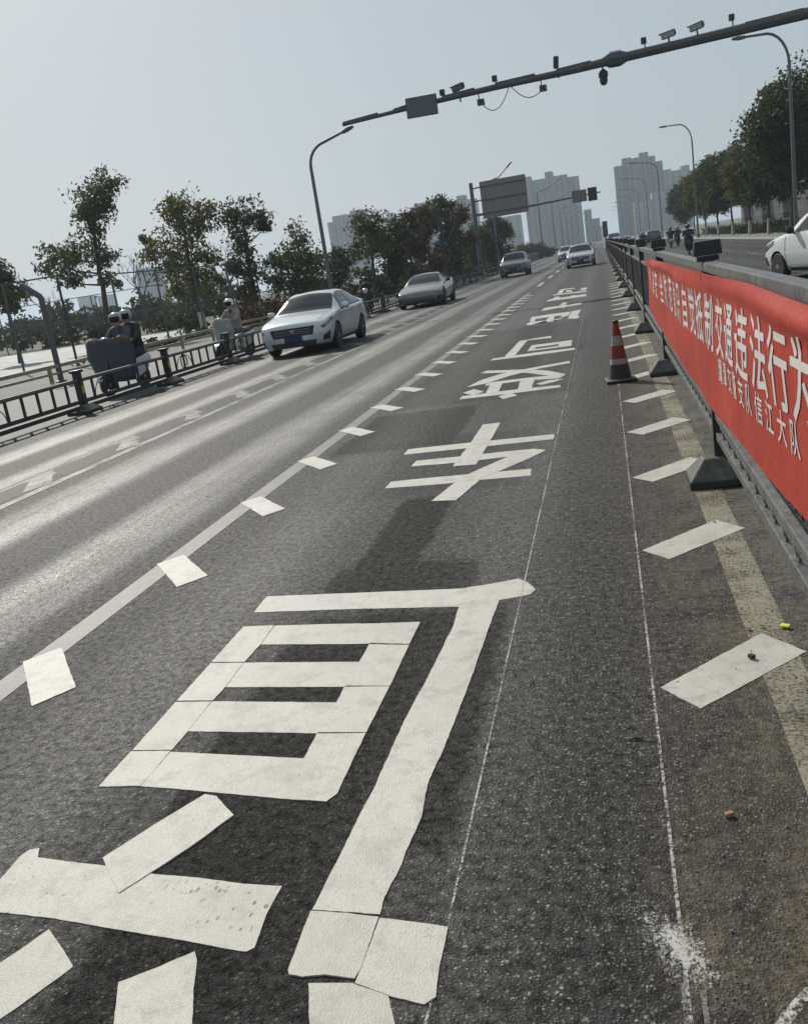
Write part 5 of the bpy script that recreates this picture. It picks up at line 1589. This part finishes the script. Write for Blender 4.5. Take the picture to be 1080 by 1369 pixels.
p0 = MB().box((0, 0, .55), (.06, .06, 1.0)).build('post', MT['rail'], rf)
for i in range(32):
    q = p0 if i == 0 else copy_tree(p0, rf)
    q.location = (0, 40 + i * 2.9, .0)

# ------------------------------------------------------------------ buildings in the haze
def tower_mat(name, a, b, sc):
    m = mat(name, a, .8)
    t = NT(m)
    x, y, z = t.sep(t.coord())
    u = t.math('ADD', x, t.math('MULTIPLY', y, .37))
    col_ = t.math('GREATER_THAN', t.math('FRACT', t.math('MULTIPLY', u, 1 / sc)), .62)
    flo = t.math('GREATER_THAN', t.math('FRACT', t.math('MULTIPLY', z, 1 / 2.9)), .45)
    t.color(t.mix(t.math('MULTIPLY', col_, t.math('ADD', .35, t.math('MULTIPLY', flo, .5))), a, b))
    return m
TM = [tower_mat('tower_wall_grey', (.15, .16, .17), (.045, .055, .07), 4.2), tower_mat('tower_wall_blue', (.13, .145, .16), (.04, .05, .065), 3.4), tower_mat('tower_wall_pale', (.27, .27, .26), (.15, .155, .16), 5.0)]
def building(label, y, blocks, m_, depth=16, cat='apartment building', name='apartment_building'):
    x0 = min(b[0] for b in blocks); x1 = max(b[1] for b in blocks)
    e = empty(name, ((x0 + x1) / 2, y, 0), 0, label, cat)
    cx = (x0 + x1) / 2
    for i, (a, b, h_) in enumerate(blocks):
        d = depth * (1 + .12 * ((i * 7) % 3))
        yo = .9 * ((i * 5) % 3)
        wl = MB().box(((a + b) / 2 - cx, yo + d / 2, h_ / 2), (b - a - .02, d, h_)).build('wall', m_, e)
        w_ = b - a
        MB().box(((a + b) / 2 - cx, yo + d / 2, h_ + .35), (w_ * .985, d * .985, .7)).build('parapet', m_, e)
        for k in range(max(1, int(w_ / 4.2))):
            xx = a + (k + .5) * w_ / max(1, int(w_ / 4.2)) - cx
            MB().box((xx, yo - .45, h_ * .49), (1.7, .9, h_ * .93)).build('balcony_bay', m_, e)
    return e
building('big stepped grey tower block left of the far end of the road', 700, [(-50.5, -44.6, 51.0), (-44.6, -34.6, 48.0), (-34.6, -29.3, 52.0), (-29.3, -19.3, 48.2), (-19.3, -11.4, 46.0)], TM[0])
building('lower hazy block right of the big stepped tower', 760, [(-11.0, -5.4, 24), (-5.4, .4, 16.5)], TM[1])
building('big stepped tower block right of the far end of the road', 700, [(13.2, 19, 47.6), (19, 25.1, 52.0), (25.1, 30.7, 51.0), (30.7, 36.8, 53.5), (36.8, 41.4, 50.4), (41.4, 45.9, 46.3)], TM[1])
building('pale block with a flat roof right behind the right hand tower', 740, [(46, 54, 42), (54, 61, 40.5), (61, 67, 42.8)], TM[2])
building('low hazy block with a pale band at the foot of the right hand tower', 640, [(22, 34, 20), (34, 48, 24)], TM[2])
building('hazy blue block farthest left of the distant skyline', 720, [(-204, -200, 44.5), (-200, -188.6, 48.6), (-188.6, -185, 46), (-185, -176, 50.2)], TM[1])
building('low pale domed hall in front of the hazy blue block', 690, [(-186, -177, 27)], TM[2], name='hall', cat='hall')
building('narrow hazy block between the trees left of the grey fastback', 720, [(-161, -157.4, 41), (-157.4, -152.8, 44)], TM[2])
building('wide hazy block above the grey fastback', 720, [(-143, -134.4, 42.4), (-134.4, -124, 47.3), (-124, -118.4, 44)], TM[0])
building('hazy block above the dense tree belt', 720, [(-113.8, -108.2, 43.8), (-108.2, -102, 43.9)], TM[1])
building('hazy block left of the large sign board', 720, [(-102, -95.8, 47.6), (-95.8, -88.5, 44)], TM[0])
building('low block behind the posts of the large sign board', 720, [(-78, -71.2, 27.5), (-71.2, -57, 27.3)], TM[2])
building('small distant block beyond the water, left of its twin', 900, [(-537, -524, 24)], TM[1])
building('small distant block beyond the water, right of its twin', 900, [(-514, -502, 22.5)], TM[1])
building('bluish block behind the leafless trees', 700, [(-362, -345, 33)], TM[1])
building('faint block at the very end of the road', 1300, [(-12, 0, 22), (0, 8, 17)], TM[2])

# ------------------------------------------------------------------ smog
hb_ = MB().box((0, 2970, 35), (6400, 6200, 72.4))
hz_ = hb_.build('haze', None)
tag(hz_, kind='stuff')
m = bpy.data.materials.new('haze')
m.use_nodes = True
nt = m.node_tree
nt.nodes.clear()
pv = nt.nodes.new('ShaderNodeVolumePrincipled')
pv.inputs['Color'].default_value = (.74, .87, 1.0, 1)
pv.inputs['Density'].default_value = HAZE
pv.inputs['Anisotropy'].default_value = .3
mo = nt.nodes.new('ShaderNodeOutputMaterial')
nt.links.new(pv.outputs[0], mo.inputs['Volume'])
hz_.data.materials.append(m)
